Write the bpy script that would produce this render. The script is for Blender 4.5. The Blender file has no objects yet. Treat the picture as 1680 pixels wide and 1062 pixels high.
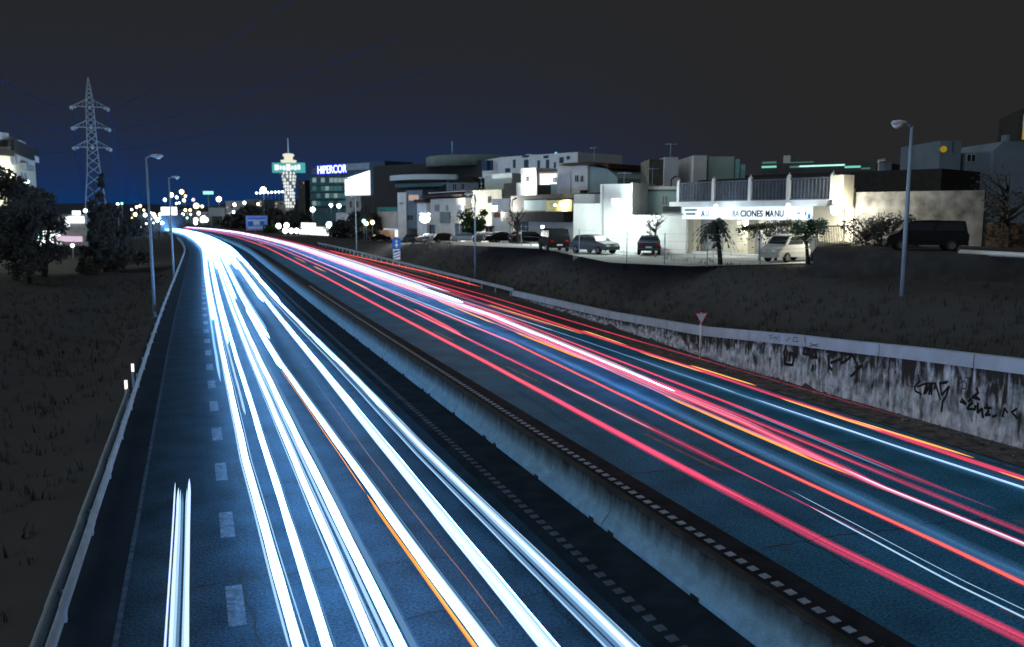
import bpy, math, random
from mathutils import Vector, Matrix, noise
random.seed(7)
S = bpy.context.scene
COL = S.collection
R = math.radians

# ------------------------------------------------------------------ camera, sky, added fill light, exposure
F_PX, PITCH, CAM_H = 1411.0, R(7.3), 7.0
cam_d = bpy.data.cameras.new('camera'); cam = bpy.data.objects.new('camera', cam_d); COL.objects.link(cam)
cam.location = (0, 0, CAM_H); cam.rotation_euler = (R(90) - PITCH, 0, 0)
cam_d.sensor_width = 36; cam_d.lens = 36 * F_PX / 1680
cam_d.clip_start = .1; cam_d.clip_end = 4000
cam_d.dof.use_dof = True; cam_d.dof.focus_distance = 24; cam_d.dof.aperture_fstop = .75
S.camera = cam
w = bpy.data.worlds.new('World'); S.world = w; w.use_nodes = True
nt = w.node_tree; nt.nodes.clear()
def N(nt, typ, **kw):
    n = nt.nodes.new(typ)
    for k, v in kw.items(): setattr(n, k, v)
    return n
def math_n(nt, op, a, b=None, c=None, clamp=False):
    n = N(nt, 'ShaderNodeMath', operation=op, use_clamp=clamp)
    for i, v in enumerate((a, b, c)):
        if v is None: continue
        if isinstance(v, (int, float)): n.inputs[i].default_value = v
        else: nt.links.new(v, n.inputs[i])
    return n.outputs[0]
tc = N(nt, 'ShaderNodeTexCoord'); sp = N(nt, 'ShaderNodeSeparateXYZ'); nt.links.new(tc.outputs['Generated'], sp.inputs[0])
az = math_n(nt, 'ARCTAN2', sp.outputs[0], sp.outputs[1])                    # compass bearing, 0 = along +Y
da = math_n(nt, 'DIVIDE', math_n(nt, 'ADD', az, R(16)), R(25))               # town glow centred over the far end of the road
d2_ = math_n(nt, 'MULTIPLY', da, da)
ga = math_n(nt, 'EXPONENT', math_n(nt, 'MULTIPLY', math_n(nt, 'MULTIPLY', d2_, d2_), -1.0))
el = math_n(nt, 'MAXIMUM', sp.outputs[2], 0.0)
ge = math_n(nt, 'EXPONENT', math_n(nt, 'MULTIPLY', el, -17.0))
gf = math_n(nt, 'MULTIPLY', ga, ge, clamp=True)
mx = N(nt, 'ShaderNodeMix', data_type='RGBA')
nt.links.new(gf, mx.inputs[0]); mx.inputs[6].default_value = (.0192, .0192, .0200, 1); mx.inputs[7].default_value = (.0004, .034, .150, 1)
bg = N(nt, 'ShaderNodeBackground'); bg.inputs[1].default_value = 1.0
nt.links.new(mx.outputs[2], bg.inputs[0])
nt.links.new(bg.outputs[0], N(nt, 'ShaderNodeOutputWorld').inputs[0])
sun_d = bpy.data.lights.new('fill_light', 'SUN'); sun_d.energy = 1.0; sun_d.angle = R(100); sun_d.color = (.86, .95, 1.0)  # broad fill light added to lift dark ground and walls
sun = bpy.data.objects.new('fill_light', sun_d); COL.objects.link(sun)
sun.rotation_euler = Vector((.80, .42, -.55)).to_track_quat('-Z', 'Y').to_euler()
S.view_settings.view_transform = 'Standard'; S.view_settings.look = 'None'
S.view_settings.exposure = 0; S.view_settings.gamma = 1
cy = S.cycles
cy.use_denoising = True; cy.max_bounces = 4; cy.diffuse_bounces = 2; cy.glossy_bounces = 2; cy.transmission_bounces = 2
cy.transparent_max_bounces = 220; cy.sample_clamp_indirect = 3; cy.sample_clamp_direct = 0; cy.caustics_reflective = False; cy.caustics_refractive = False
try: cy.use_light_tree = True
except Exception: pass

# ------------------------------------------------------------------ frames of reference
CA, SA = .9385, .3453                                   # the road runs 20.2 degrees left of the camera's heading
def interp(tab, x):
    if x <= tab[0][0]: return tab[0][1]
    for (a, va), (b, vb) in zip(tab, tab[1:]):
        if x <= b: return va + (vb - va) * (x - a) / (b - a)
    return tab[-1][1]
def smooth(x): x = max(0., min(1., x)); return x * x * (3 - 2 * x)
BEND = [(-50, 0), (60, 0), (110, .4), (170, .8), (230, -.8), (300, -4), (370, -11), (450, -26), (600, -70)]
def bend(s): return (interp(BEND, s - 14) + interp(BEND, s) + interp(BEND, s + 14)) / 3
def road(off, s, z=0.0):
    o = off + bend(s); return Vector((o * CA - s * SA, o * SA + s * CA, z))
def to_road(x, y):
    s = -x * SA + y * CA; return x * CA + y * SA - bend(s), s
CP, SP = math.cos(PITCH), math.sin(PITCH)
def ray(px, py):
    u = (px - 840) / F_PX; v = (531 - py) / F_PX
    return Vector((u, CP + v * SP, -SP + v * CP))
def at(px, py, t): return Vector((0, 0, CAM_H)) + ray(px, py) * t
def on_z(px, py, z):
    d = ray(px, py); return Vector((0, 0, CAM_H)) + d * ((z - CAM_H) / d.z)
WALL_TOP = [(0, 3.5), (18.3, 2.71), (22.5, 2.47), (25.4, 2.27), (28.9, 2.05), (36.3, 1.45), (48, .9), (65, .55), (69, .5)]
WALL_OFF = [(0, 22.9), (27, 22.9), (36, 23.3), (48, 24.2), (65, 25.0), (70, 25.0)]
def ground(x, y):
    off, s = to_road(x, y)
    n = noise.noise(Vector((x * .11, y * .11, 0))) * .35 + noise.noise(Vector((x * .45, y * .45, 3))) * .12
    if off > 22.0:
        wo = (interp(WALL_OFF, s) if s < 69 else 25.0) + .28
        base = interp(WALL_TOP, s) - .12 if s < 69 else .05
        plat = interp([(0, 4.1), (30, 3.8), (84, 3.8), (100, 3.3), (125, 2.6), (160, 1.5), (210, .7), (260, .1), (500, 0)], s)
        if off < wo: return -.02
        k = smooth((off - wo) / 6.2)
        m = max(0., min(1, (off - wo) * .5)) * (1 - k) + max(0., min(1., (off - 60) / 20)) * .8
        return base + (plat - base) * k + n * m + max(0, off - 70) * .012
    if off < -2.6:
        d = -2.6 - off
        z = -.05 - .55 * smooth(d / 3) + 1.2 * smooth((d - 8) / 30) + 1.6 * smooth((d - 50) / 60)
        return z + n * min(1, d * .4)
    return -.02

# ------------------------------------------------------------------ materials
MATS = {}
def mat(name, col, rough=.85, var=.25, scale=1.5, metal=0., bump=0., streak=0., fine=0., fscale=34, spec=.3, dark=None, topdark=None):
    if name in MATS: return MATS[name]
    m = bpy.data.materials.new(name); m.use_nodes = True; t = m.node_tree
    b = t.nodes['Principled BSDF']; b.inputs['Roughness'].default_value = rough; b.inputs['Metallic'].default_value = metal
    b.inputs['Specular IOR Level'].default_value = spec
    tcn = N(t, 'ShaderNodeTexCoord'); nz = N(t, 'ShaderNodeTexNoise'); nz.inputs['Scale'].default_value = scale; nz.inputs['Detail'].default_value = 6
    t.links.new(tcn.outputs['Object'], nz.inputs['Vector'])
    fac = math_n(t, 'MULTIPLY_ADD', nz.outputs[0], 2.4, -.7, clamp=True)
    c0 = dark or tuple(c * (1 - var) for c in col); c1 = tuple(min(1, c * (1 + var * .7)) for c in col) if dark is None else col
    a = N(t, 'ShaderNodeMix', data_type='RGBA'); t.links.new(fac, a.inputs[0]); a.inputs[6].default_value = (*c0, 1); a.inputs[7].default_value = (*c1, 1)
    out = a.outputs[2]
    if streak:
        mp = N(t, 'ShaderNodeMapping'); mp.inputs['Scale'].default_value = (1.1, 1.1, .16); t.links.new(tcn.outputs['Object'], mp.inputs[0])
        n2 = N(t, 'ShaderNodeTexNoise'); n2.inputs['Scale'].default_value = 2.0; n2.inputs['Detail'].default_value = 5; t.links.new(mp.outputs[0], n2.inputs['Vector'])
        f2 = math_n(t, 'MULTIPLY', math_n(t, 'MULTIPLY_ADD', n2.outputs[0], 2.2, -.9, clamp=True), streak * .55)
        d = N(t, 'ShaderNodeMix', data_type='RGBA'); t.links.new(f2, d.inputs[0]); t.links.new(out, d.inputs[6]); d.inputs[7].default_value = tuple(c * .25 for c in col) + (1,)
        out = d.outputs[2]
    if fine:
        n3 = N(t, 'ShaderNodeTexNoise'); n3.inputs['Scale'].default_value = fscale; n3.inputs['Detail'].default_value = 3; t.links.new(tcn.outputs['Object'], n3.inputs['Vector'])
        k = math_n(t, 'MULTIPLY_ADD', n3.outputs[0], fine * 4, 1 - fine * 2)
        e = N(t, 'ShaderNodeMix', data_type='RGBA', blend_type='MULTIPLY'); e.inputs[0].default_value = 1
        t.links.new(out, e.inputs[6]); t.links.new(k, e.inputs[7]); out = e.outputs[2]
    if topdark:
        sz = N(t, 'ShaderNodeSeparateXYZ'); t.links.new(tcn.outputs['Object'], sz.inputs[0])
        mp = N(t, 'ShaderNodeMapping'); mp.inputs['Scale'].default_value = (5, 5, .7); t.links.new(tcn.outputs['Object'], mp.inputs[0])
        ng = N(t, 'ShaderNodeTexNoise'); ng.inputs['Scale'].default_value = 1.0; ng.inputs['Detail'].default_value = 6; t.links.new(mp.outputs[0], ng.inputs['Vector'])
        zz = math_n(t, 'ADD', sz.outputs[2], math_n(t, 'MULTIPLY_ADD', ng.outputs[0], .5, -.25))
        gf_ = math_n(t, 'DIVIDE', math_n(t, 'SUBTRACT', zz, topdark[0]), topdark[1] - topdark[0], clamp=True)
        g2 = N(t, 'ShaderNodeMix', data_type='RGBA'); t.links.new(gf_, g2.inputs[0]); t.links.new(out, g2.inputs[6]); g2.inputs[7].default_value = (.03, .032, .034, 1); out = g2.outputs[2]
    t.links.new(out, b.inputs['Base Color'])
    if bump:
        bn = N(t, 'ShaderNodeBump'); bn.inputs['Strength'].default_value = bump; bn.inputs['Distance'].default_value = .03
        n4 = N(t, 'ShaderNodeTexNoise'); n4.inputs['Scale'].default_value = 22; n4.inputs['Detail'].default_value = 4
        t.links.new(tcn.outputs['Object'], n4.inputs['Vector']); t.links.new(n4.outputs[0], bn.inputs['Height']); t.links.new(bn.outputs[0], b.inputs['Normal'])
    MATS[name] = m; return m
def emit(name, col, k, sample=True, add=False):
    if name in MATS: return MATS[name]
    m = bpy.data.materials.new(name); m.use_nodes = True; t = m.node_tree; t.nodes.clear()
    e = N(t, 'ShaderNodeEmission'); e.inputs[0].default_value = (*col, 1); e.inputs[1].default_value = k; o = N(t, 'ShaderNodeOutputMaterial')
    if add:
        tr = N(t, 'ShaderNodeBsdfTransparent'); ad = N(t, 'ShaderNodeAddShader')
        t.links.new(e.outputs[0], ad.inputs[0]); t.links.new(tr.outputs[0], ad.inputs[1]); t.links.new(ad.outputs[0], o.inputs[0])
    else: t.links.new(e.outputs[0], o.inputs[0])
    try: m.cycles.emission_sampling = 'FRONT' if sample else 'NONE'
    except Exception: pass
    MATS[name] = m; return m
def glass(name, col=(.02, .025, .03)):
    return mat(name, col, rough=.25, var=.1, spec=.25)

# ------------------------------------------------------------------ mesh builder
class MB:
    def __init__(s): s.v = []; s.f = []; s.mi = []; s.sm = []; s.m = 0; s.M = Matrix.Identity(4)
    def V(s, p): s.v.append(tuple(s.M @ Vector(p))); return len(s.v) - 1
    def F(s, ids, smooth=False): s.f.append(ids); s.mi.append(s.m); s.sm.append(smooth)
    def quad(s, *p): s.F([s.V(q) for q in p]); return s
    def box(s, x0, x1, y0, y1, z0, z1):
        a = [s.V((x, y, z)) for z in (z0, z1) for x, y in ((x0, y0), (x1, y0), (x1, y1), (x0, y1))]
        for q in ((3, 2, 1, 0), (4, 5, 6, 7), (0, 1, 5, 4), (1, 2, 6, 5), (2, 3, 7, 6), (3, 0, 4, 7)): s.F([a[i] for i in q])
        return s
    def ring_tube(s, rings, cap=True, smooth=True):
        ids = [[s.V(p) for p in r] for r in rings]; n = len(ids[0])
        for A, B in zip(ids, ids[1:]):
            for i in range(n): s.F([A[i], A[(i + 1) % n], B[(i + 1) % n], B[i]], smooth)
        if cap: s.F(ids[0][::-1]); s.F(ids[-1])
        return s
    def tube(s, pts, r, n=6, cap=True, squash=1.0):
        pts = [Vector(p) for p in pts]; rings = []
        for i, p in enumerate(pts):
            d = (pts[min(i + 1, len(pts) - 1)] - pts[max(i - 1, 0)]).normalized()
            up = Vector((0, 0, 1)) if abs(d.z) < .95 else Vector((1, 0, 0))
            a = d.cross(up).normalized(); b = a.cross(d).normalized()
            rr = r[i] if isinstance(r, (list, tuple)) else r
            rings.append([p + a * (rr * math.cos(2 * math.pi * k / n)) + b * (rr * squash * math.sin(2 * math.pi * k / n)) for k in range(n)])
        return s.ring_tube(rings, cap)
    def lathe(s, prof, n=12, c=(0, 0, 0)):
        c = Vector(c)
        return s.ring_tube([[c + Vector((r * math.cos(2 * math.pi * k / n), r * math.sin(2 * math.pi * k / n), z)) for k in range(n)] for r, z in prof])
    def ball(s, c, r, n=10, sz=1.0):
        pr = [(max(1e-3, r * math.sin(math.pi * i / 8)), -r * sz * math.cos(math.pi * i / 8)) for i in range(9)]
        return s.lathe(pr, n, c)
    def prism(s, poly, y0, y1):                          # polygon in x,z, extruded along y
        a = [s.V((x, y0, z)) for x, z in poly]; b = [s.V((x, y1, z)) for x, z in poly]; n = len(poly)
        s.F(a); s.F(b[::-1])
        for i in range(n): s.F([a[i], b[i], b[(i + 1) % n], a[(i + 1) % n]])
        return s
    def build(s, name, mats, parent=None):
        me = bpy.data.meshes.new(name); me.from_pydata(s.v, [], s.f)
        for m in (mats if isinstance(mats, (list, tuple)) else [mats]): me.materials.append(m)
        me.polygons.foreach_set('material_index', s.mi); me.polygons.foreach_set('use_smooth', s.sm); me.update()
        o = bpy.data.objects.new(name, me); COL.objects.link(o)
        if parent: o.parent = parent
        return o
def tag(o, label=None, cat=None, group=None, kind=None):
    for k, v in (('label', label), ('category', cat), ('group', group), ('kind', kind)):
        if v: o[k] = v
    return o
def thing(name, label, cat, loc=(0, 0, 0), rz=0., group=None):
    o = bpy.data.objects.new(name, None); COL.objects.link(o); o.location = loc; o.rotation_euler = (0, 0, rz); o.empty_display_size = .2
    return tag(o, label, cat, group)
def copy_tree(o, parent=None):
    c = o.copy(); COL.objects.link(c)
    if parent: c.parent = parent
    for ch in list(o.children): copy_tree(ch, c)
    return c
def dup(o, loc, rz=None, label=None, scale=None):
    c = copy_tree(o); c.location = loc
    if rz is not None: c.rotation_euler = (0, 0, rz)
    if label: c['label'] = label
    if scale: c.scale = (scale,) * 3
    return c
ROAD_RZ = R(20.2)                                        # turns local +Y to the road's heading

# ------------------------------------------------------------------ setting: terrain, roads, markings
def grid_mesh(name, offs, ss, zf, m, kind='structure'):
    b = MB(); idx = {}
    for j, s in enumerate(ss):
        for i, o in enumerate(offs):
            p = road(o, s); idx[i, j] = b.V((p.x, p.y, zf(p.x, p.y, o, s)))
    for j in range(len(ss) - 1):
        for i in range(len(offs) - 1): b.F([idx[i, j], idx[i + 1, j], idx[i + 1, j + 1], idx[i, j + 1]], True)
    return tag(b.build(name, m), kind=kind)
SOIL = mat('soil', (.074, .076, .079), rough=1, var=.1, scale=.35, fine=.12, bump=.3, spec=0)
offs = [-1500, -900, -600, -400, -300, -220, -170, -130, -100, -80, -64, -52, -44, -38] + [-34 + i * 1.6 for i in range(20)] + [-2.9, -2.6, 21.2, 22.4]
offs += [22.9 + .4 * i for i in range(26)] + [34 + 2 * i for i in range(10)] + [56, 62, 70, 80, 95, 110, 130, 160, 200, 260, 340, 450, 600, 900, 1500]
ss = [-60, -30, -10] + [i * 2.0 for i in range(0, 66)] + [134 + 6 * i for i in range(12)] + [212 + 14 * i for i in range(16)] + [450, 520, 620, 800, 1100, 1600, 2600]
def soil_z(x, y, o, s):
    return ground(x, y)
grid_mesh('ground', offs, ss, soil_z, SOIL)
ss_road = [-40, -20, -8] + [i * 3. for i in range(0, 60)] + [180 + 8 * i for i in range(45)]
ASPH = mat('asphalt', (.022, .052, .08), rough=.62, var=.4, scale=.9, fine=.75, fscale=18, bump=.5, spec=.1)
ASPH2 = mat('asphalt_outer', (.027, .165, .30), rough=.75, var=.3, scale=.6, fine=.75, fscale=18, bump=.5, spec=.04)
grid_mesh('road', [-1.57, .4, 2.2, 4, 5.8, 6.75], ss_road, lambda x, y, o, s: 0, ASPH)
grid_mesh('road', [10.75, 12.5, 14, 16, 18, 20, 21.3], ss_road, lambda x, y, o, s: 0, ASPH2)
FALLOFF = mat('shoulder_falloff', (.02, .03, .042), rough=1, var=.4, scale=1.5, fine=.3, spec=.05)  # fall-off of the trail light towards the barrier put into a dark colour
grid_mesh('hard_shoulder', [-2.75, -2.2, -1.57], ss_road, lambda x, y, o, s: 0, mat('asphalt_falloff', (.020, .030, .042), rough=.9, var=.3, scale=.6, fine=.4, spec=.1))  # light fading past the edge line put into a darker asphalt colour
grid_mesh('shoulder', [6.75, 7.4, 7.9, 8.31], ss_road, lambda x, y, o, s: .001, FALLOFF)
grid_mesh('shoulder', [8.84, 9.4, 9.95, 10.75], ss_road, lambda x, y, o, s: .001, FALLOFF)
def gut(x, y, o, s): return .02 + .06 * abs(noise.noise(Vector((x * 2.1, y * 2.1, 0)))) * (1 if 21.4 < o else 0)
grid_mesh('gutter', [21.3, 21.45, 21.7, 21.95, 22.2, 22.45, 22.7, 22.95], [2 + .5 * i for i in range(90)], gut,
          mat('gutter_dirt', (.11, .1, .1), rough=.95, var=.7, scale=2.5, fine=.4, bump=1))
MARK = mat('road_paint', (.10, .145, .195), rough=.7, var=.6, scale=5, fine=.5, fscale=14)
WORN = mat('worn_road_paint', (.15, .17, .2), rough=.7, var=.5, scale=2.5, fine=.3)
def strip(b, o0, o1, s0, s1, z=.005, step=3.0):
    n = max(1, int((s1 - s0) / step)); prev = None
    for i in range(n + 1):
        s = s0 + (s1 - s0) * i / n; c = (b.V(road(o0, s, z)), b.V(road(o1, s, z)))
        if prev: b.F([prev[0], prev[1], c[1], c[0]])
        prev = c
b = MB(); strip(b, -1.55, -1.46, -5, 330); tag(b.build('edge_line', mat('faded_edge_paint', (.06, .1, .15), var=.6, scale=4)), kind='structure')
b = MB(); s = 10.4
while s < 200:
    strip(b, .26, .56, s, s + 1.7, step=1); s += 4.3
tag(b.build('lane_dashes', MARK), kind='structure')
def rumble(o, mt, far):
    b = MB(); s = 2.0
    while s < far:
        p = [road(o - .09, s), road(o + .09, s + .02), road(o + .09, s + .22), road(o - .09, s + .2)]
        lo = [b.V((q.x, q.y, .003)) for q in p]; hi = [b.V((q.x, q.y, .016)) for q in p]
        b.F(hi)
        for i in range(4): b.F([lo[i], lo[(i + 1) % 4], hi[(i + 1) % 4], hi[i]])
        s += .385
    return tag(b.build('ribbed_edge_line', mt), kind='structure')
rumble(7.15, mat('ribbed_paint_dim', (.085, .11, .14), var=.4), 130)
rumble(10.12, mat('ribbed_paint', (.28, .42, .55), var=.35, scale=5), 85)
b = MB(); strip(b, 20.98, 21.12, 0, 330); tag(b.build('edge_line', WORN), kind='structure')
for o, s0 in ((13.25, 6.5), (17.42, 9.7)):
    b = MB(); s = s0
    while s < 180:
        strip(b, o - .07, o + .07, s, s + 4.2, step=2); s += 13.0 if o < 15 else 9.5
    tag(b.build('lane_dashes', WORN), kind='structure')
CR = mat('crack_filler', (.018, .018, .02), rough=.7)
b = MB(); rc = random.Random(4)
for s0, a0, a1 in ((21.8, -2.2, 7), (22.6, .3, 7), (16.4, -1, 5.2), (28.2, -2, 3), (33.4, -2.4, 6.8), (13.9, 2, 6), (20.2, 10.4, 20), (27.5, 10.3, 21), (14.5, 11, 17), (36.5, 10.3, 21), (45, -2, 7), (38.3, 2, 7)):
    s = s0; prev = None; o = a0
    while o < a1:
        wd = .012 + .02 * rc.random(); c = (b.V(road(o, s - wd, .0035)), b.V(road(o, s + wd, .0035)))
        if prev: b.F([prev[0], c[0], c[1], prev[1]])
        prev = c; o += .22; s += rc.uniform(-.09, .09)
for o0, s0, n in ((.9, 11.5, 30), (5.9, 12, 26), (1.1, 17, 40), (12, 13, 20)):
    o, s = o0, s0; prev = None
    for i in range(n):
        wd = .012 + .015 * rc.random(); c = (b.V(road(o - wd, s, .0035)), b.V(road(o + wd, s, .0035)))
        if prev: b.F([prev[0], prev[1], c[1], c[0]])
        prev = c; s += .2; o += rc.uniform(-.06, .06)
tag(b.build('road_cracks', CR), kind='structure')
PAVE = mat('yard_concrete', (.36, .38, .37), rough=.9, var=.3, scale=.6, fine=.15)
b = MB(); poly = [(1000, 431), (1130, 437), (1345, 432), (1325, 405), (1130, 396), (870, 397), (862, 403)]
tag((b.F([b.V(on_z(x, y, 3.86)) for x, y in poly]), b.build('yard_pavement', PAVE))[1], kind='structure')
b = MB(); b.F([b.V(on_z(x, y, 3.87)) for x, y in ((740, 396), (905, 401), (905, 409), (745, 402))]); tag(b.build('pavement', PAVE), kind='structure')

# ------------------------------------------------------------------ central barrier
CONC = mat('barrier_concrete', (.17, .30, .40), rough=.95, var=.22, scale=3.0, streak=.25, fine=.22, bump=.4, spec=.1, topdark=(.34, .8))  # colour darkens towards the top with a noisy edge
TOP_DARK = mat('barrier_dark_top', (.035, .036, .038), rough=.95, var=.5, scale=3)  # unlit look of the barrier's top put into a dark colour
bar = thing('concrete_barrier', 'long dark-topped concrete barrier between the two carriageways', 'barrier', road(8.6, 0))
LO = [(0, 0), (0, .09), (.2, .34), (.235, .52)]; HI = [(.235, .52), (.265, .83), (.3, .86), (.42, .86)]
inv = bar.matrix_basis.inverted()
def barrier_part(name, prof, s0, s1, m, close=None):
    b = MB(); n = max(2, int((s1 - s0) / 2)); R_ = []
    for i in range(n + 1):
        s = s0 + (s1 - s0) * i / n
        R_.append([road(8.3 + o, s, z) - Vector(bar.location) for o, z in prof])
    ids = [[b.V(p) for p in r] for r in R_]; k = len(prof)
    for A, B in zip(ids, ids[1:]):
        for i in range(k): b.F([A[i], B[i], B[(i + 1) % k], A[(i + 1) % k]])
    b.F(ids[0]); b.F(ids[-1][::-1])
    o = b.build(name, m, bar); return o
BODY = [(0, 0), (0, .08), (.2, .33), (.225, .5), (.26, .80), (.36, .80), (.395, .5), (.42, .33), (.54, .08), (.54, 0)]
s = 1.2; i = 0
while s < 330:
    L = 7.78 if s < 60 else 15.6
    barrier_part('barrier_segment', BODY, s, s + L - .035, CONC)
    s += L
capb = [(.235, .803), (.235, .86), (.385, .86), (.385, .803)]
barrier_part('barrier_capping', capb, 1, 332, TOP_DARK)
s = 1.2; NOTCH = mat('notch_dark', (.012, .012, .013), rough=1)
while s < 60:
    for q in (.5, 3.9, 7.3):
        p = road(8.29, s + q) - Vector(bar.location); n = Vector((CA, SA, 0)); d = Vector((-SA, CA, 0))
        w2 = .1 + .06 * random.random(); b = MB()
        vs = [p + n * a + d * c + Vector((0, 0, z)) for z in (.004, .075) for a, c in ((-.012, -w2), (.12, -w2), (.12, w2), (-.012, w2))]
        ids = [b.V(v) for v in vs]
        for f in ((4, 5, 6, 7), (0, 1, 5, 4), (1, 2, 6, 5), (2, 3, 7, 6), (3, 0, 4, 7)): b.F([ids[k] for k in f])
        b.build('drainage_notch', NOTCH, bar)
    s += 7.78

# ------------------------------------------------------------------ retaining wall with graffiti
def wall_mat():
    m = bpy.data.materials.new('stained_wall_concrete'); m.use_nodes = True; t = m.node_tree; b = t.nodes['Principled BSDF']; b.inputs['Roughness'].default_value = .9
    tcn = N(t, 'ShaderNodeTexCoord'); sx = N(t, 'ShaderNodeSeparateXYZ'); t.links.new(tcn.outputs['UV'], sx.inputs[0])   # U metres along, V 0..1 up
    def nz(sx_, sy_, det=6, dist=0):
        mp = N(t, 'ShaderNodeMapping'); mp.inputs['Scale'].default_value = (sx_, sy_, 1); t.links.new(tcn.outputs['UV'], mp.inputs[0])
        n = N(t, 'ShaderNodeTexNoise'); n.inputs['Scale'].default_value = 1; n.inputs['Detail'].default_value = det; n.inputs['Distortion'].default_value = dist; t.links.new(mp.outputs[0], n.inputs[0]); return n.outputs[0]
    drip = nz(4.2, 1.3, 7, .5); blot = nz(2.6, 3.4, 8, .6); fine = nz(14, 14, 4); band = nz(.5, .3, 2)
    hi = math_n(t, 'MULTIPLY_ADD', sx.outputs[1], .95, -.1)
    v = math_n(t, 'ADD', math_n(t, 'MULTIPLY', drip, 1.1), math_n(t, 'MULTIPLY', blot, .9))
    v = math_n(t, 'ADD', v, math_n(t, 'MULTIPLY', hi, .42))
    v = math_n(t, 'ADD', v, math_n(t, 'MULTIPLY', band, .35))
    dk = math_n(t, 'MULTIPLY_ADD', v, 3.4, -4.2, clamp=True)
    col = N(t, 'ShaderNodeMix', data_type='RGBA'); mot = nz(3.6, 3.0, 8, .3); t.links.new(math_n(t, 'MULTIPLY_ADD', math_n(t, 'ADD', math_n(t, 'MULTIPLY', mot, .8), math_n(t, 'MULTIPLY', fine, .3)), 3.2, -1.25, clamp=True), col.inputs[0]); col.inputs[6].default_value = (.17, .23, .31, 1); col.inputs[7].default_value = (.72, .86, 1.0, 1)
    d2 = N(t, 'ShaderNodeMix', data_type='RGBA'); t.links.new(dk, d2.inputs[0]); t.links.new(col.outputs[2], d2.inputs[6]); d2.inputs[7].default_value = (.028, .03, .03, 1)
    t.links.new(d2.outputs[2], b.inputs['Base Color']); return m
wall = thing('retaining_wall', 'stained concrete retaining wall with black graffiti along the outer carriageway', 'wall', road(22.9, 18))
W0 = Vector(wall.location)
def wall_pt(s, z, d=0): return road(interp(WALL_OFF, s) + d, s, z) - W0
b = MB(); uv = []; SS = [2 + i for i in range(67)]
rows = [0, .25, .5, .75, 1]
ids = []
for s in SS:
    h = interp(WALL_TOP, s) - .44 if s < 40 else max(.08, interp(WALL_TOP, s) - .42)
    ids.append([(b.V(wall_pt(s, -.1 + (h + .1) * r)), s, r) for r in rows] )
for A, B in zip(ids, ids[1:]):
    for i in range(4):
        q = [A[i], B[i], B[i + 1], A[i + 1]]; b.F([k[0] for k in q]); uv += [(k[1], k[2]) for k in q]
wo = b.build('wall_face', wall_mat(), wall)
ul = wo.data.uv_layers.new(name='UVMap')
for i, c in enumerate(uv): ul.data[i].uv = c
b = MB(); prev = None
for s in SS:
    t = interp(WALL_TOP, s); lo = max(.06, t - .44 if s < 40 else t - .42)
    c = [b.V(wall_pt(s, z, d)) for z, d in ((lo, -.06), (t, -.06), (t, .26), (lo, .26))]
    if prev:
        for i in range(4): b.F([prev[i], c[i], c[(i + 1) % 4], prev[(i + 1) % 4]])
    else: b.F(c)
    prev = c
b.F(prev[::-1])
b.build('capping_beam', mat('cap_concrete', (.44, .55, .70), rough=.95, var=.15, scale=1.4, streak=.2, fine=.12, spec=.1), wall)
b = MB()
for s in range(4, 68, 4):
    t = interp(WALL_TOP, s); p = [wall_pt(s, t - .43, -.063), wall_pt(s + .03, t - .43, -.063), wall_pt(s + .03, t - .01, -.063), wall_pt(s, t - .01, -.063)]
    b.quad(*p)
b.build('beam_joints', mat('joint_dark', (.06, .06, .06)), wall)
TAG1 = [[(22.24, 1.55), (22.17, 1.34), (22.36, 1.11), (22.32, .98), (22.05, .93)], [(22.24, 1.14), (21.86, 1.34), (21.95, .94)], [(21.83, 1.35), (21.87, .98), (21.69, 1.37), (21.73, .98), (21.64, 1.35), (21.63, 1.0)], [(21.79, 1.34), (21.5, 1.4), (21.26, .91)], [(21.53, 1.19), (21.49, 1.33)], [(21.33, 1.44), (21.02, 1.55), (21.08, 1.49), (21.32, 1.43), (21.21, 1.06), (20.94, 1.41), (21.04, 1.04), (21.16, .85), (21.18, .52)]]
TAG2 = [[(20.51, 1.78), (20.47, 1.63), (20.63, 1.47)], [(20.43, 1.69), (20.44, 1.42), (20.3, 1.45), (20.27, 1.61), (20.41, 1.68)], [(20.35, 1.81), (20.16, 1.81), (20.17, 1.66)]]
TAG3 = [[(19.9, 1.54), (19.83, 1.41), (20.03, 1.22), (19.76, 1.21), (19.91, 1.28)], [(20.41, 1.09), (20.26, .96), (20.47, 1.0)], [(20.16, 1.06), (20.08, 1.16), (20.01, 1.04), (20.11, .97), (20.18, .82), (19.91, .86), (19.89, .99)], [(19.81, 1.08), (19.8, .78), (19.65, .94), (19.59, .67)], [(19.56, .99), (19.32, 1.03)], [(19.49, 1.12), (19.41, .91), (19.51, .76), (19.34, .82)], [(19.25, .77), (19.12, .85)]]
TAG4 = [[(18.91, .85), (18.86, 1.13), (18.75, 1.01)], [(18.45, 1.19), (18.61, 1.06), (18.4, .91)]]
TAG5 = [[(30.54, 1.77), (30.27, 1.84)], [(30.43, 1.78), (30.42, 1.57)], [(30.45, 1.69), (30.21, 1.74)], [(30.15, 1.65), (30.1, 1.81), (29.96, 1.71), (29.89, 1.85)], [(29.79, 1.9), (29.77, 1.66)], [(29.3, 1.73), (29.0, 1.91)], [(28.8, 1.97), (28.84, 1.79), (28.49, 1.81), (28.55, 1.97), (28.8, 1.97)], [(28.11, 2.06), (28.07, 1.87)], [(27.77, 1.73), (27.22, 1.91)], [(27.71, 1.86), (27.23, 1.8)]]
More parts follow.
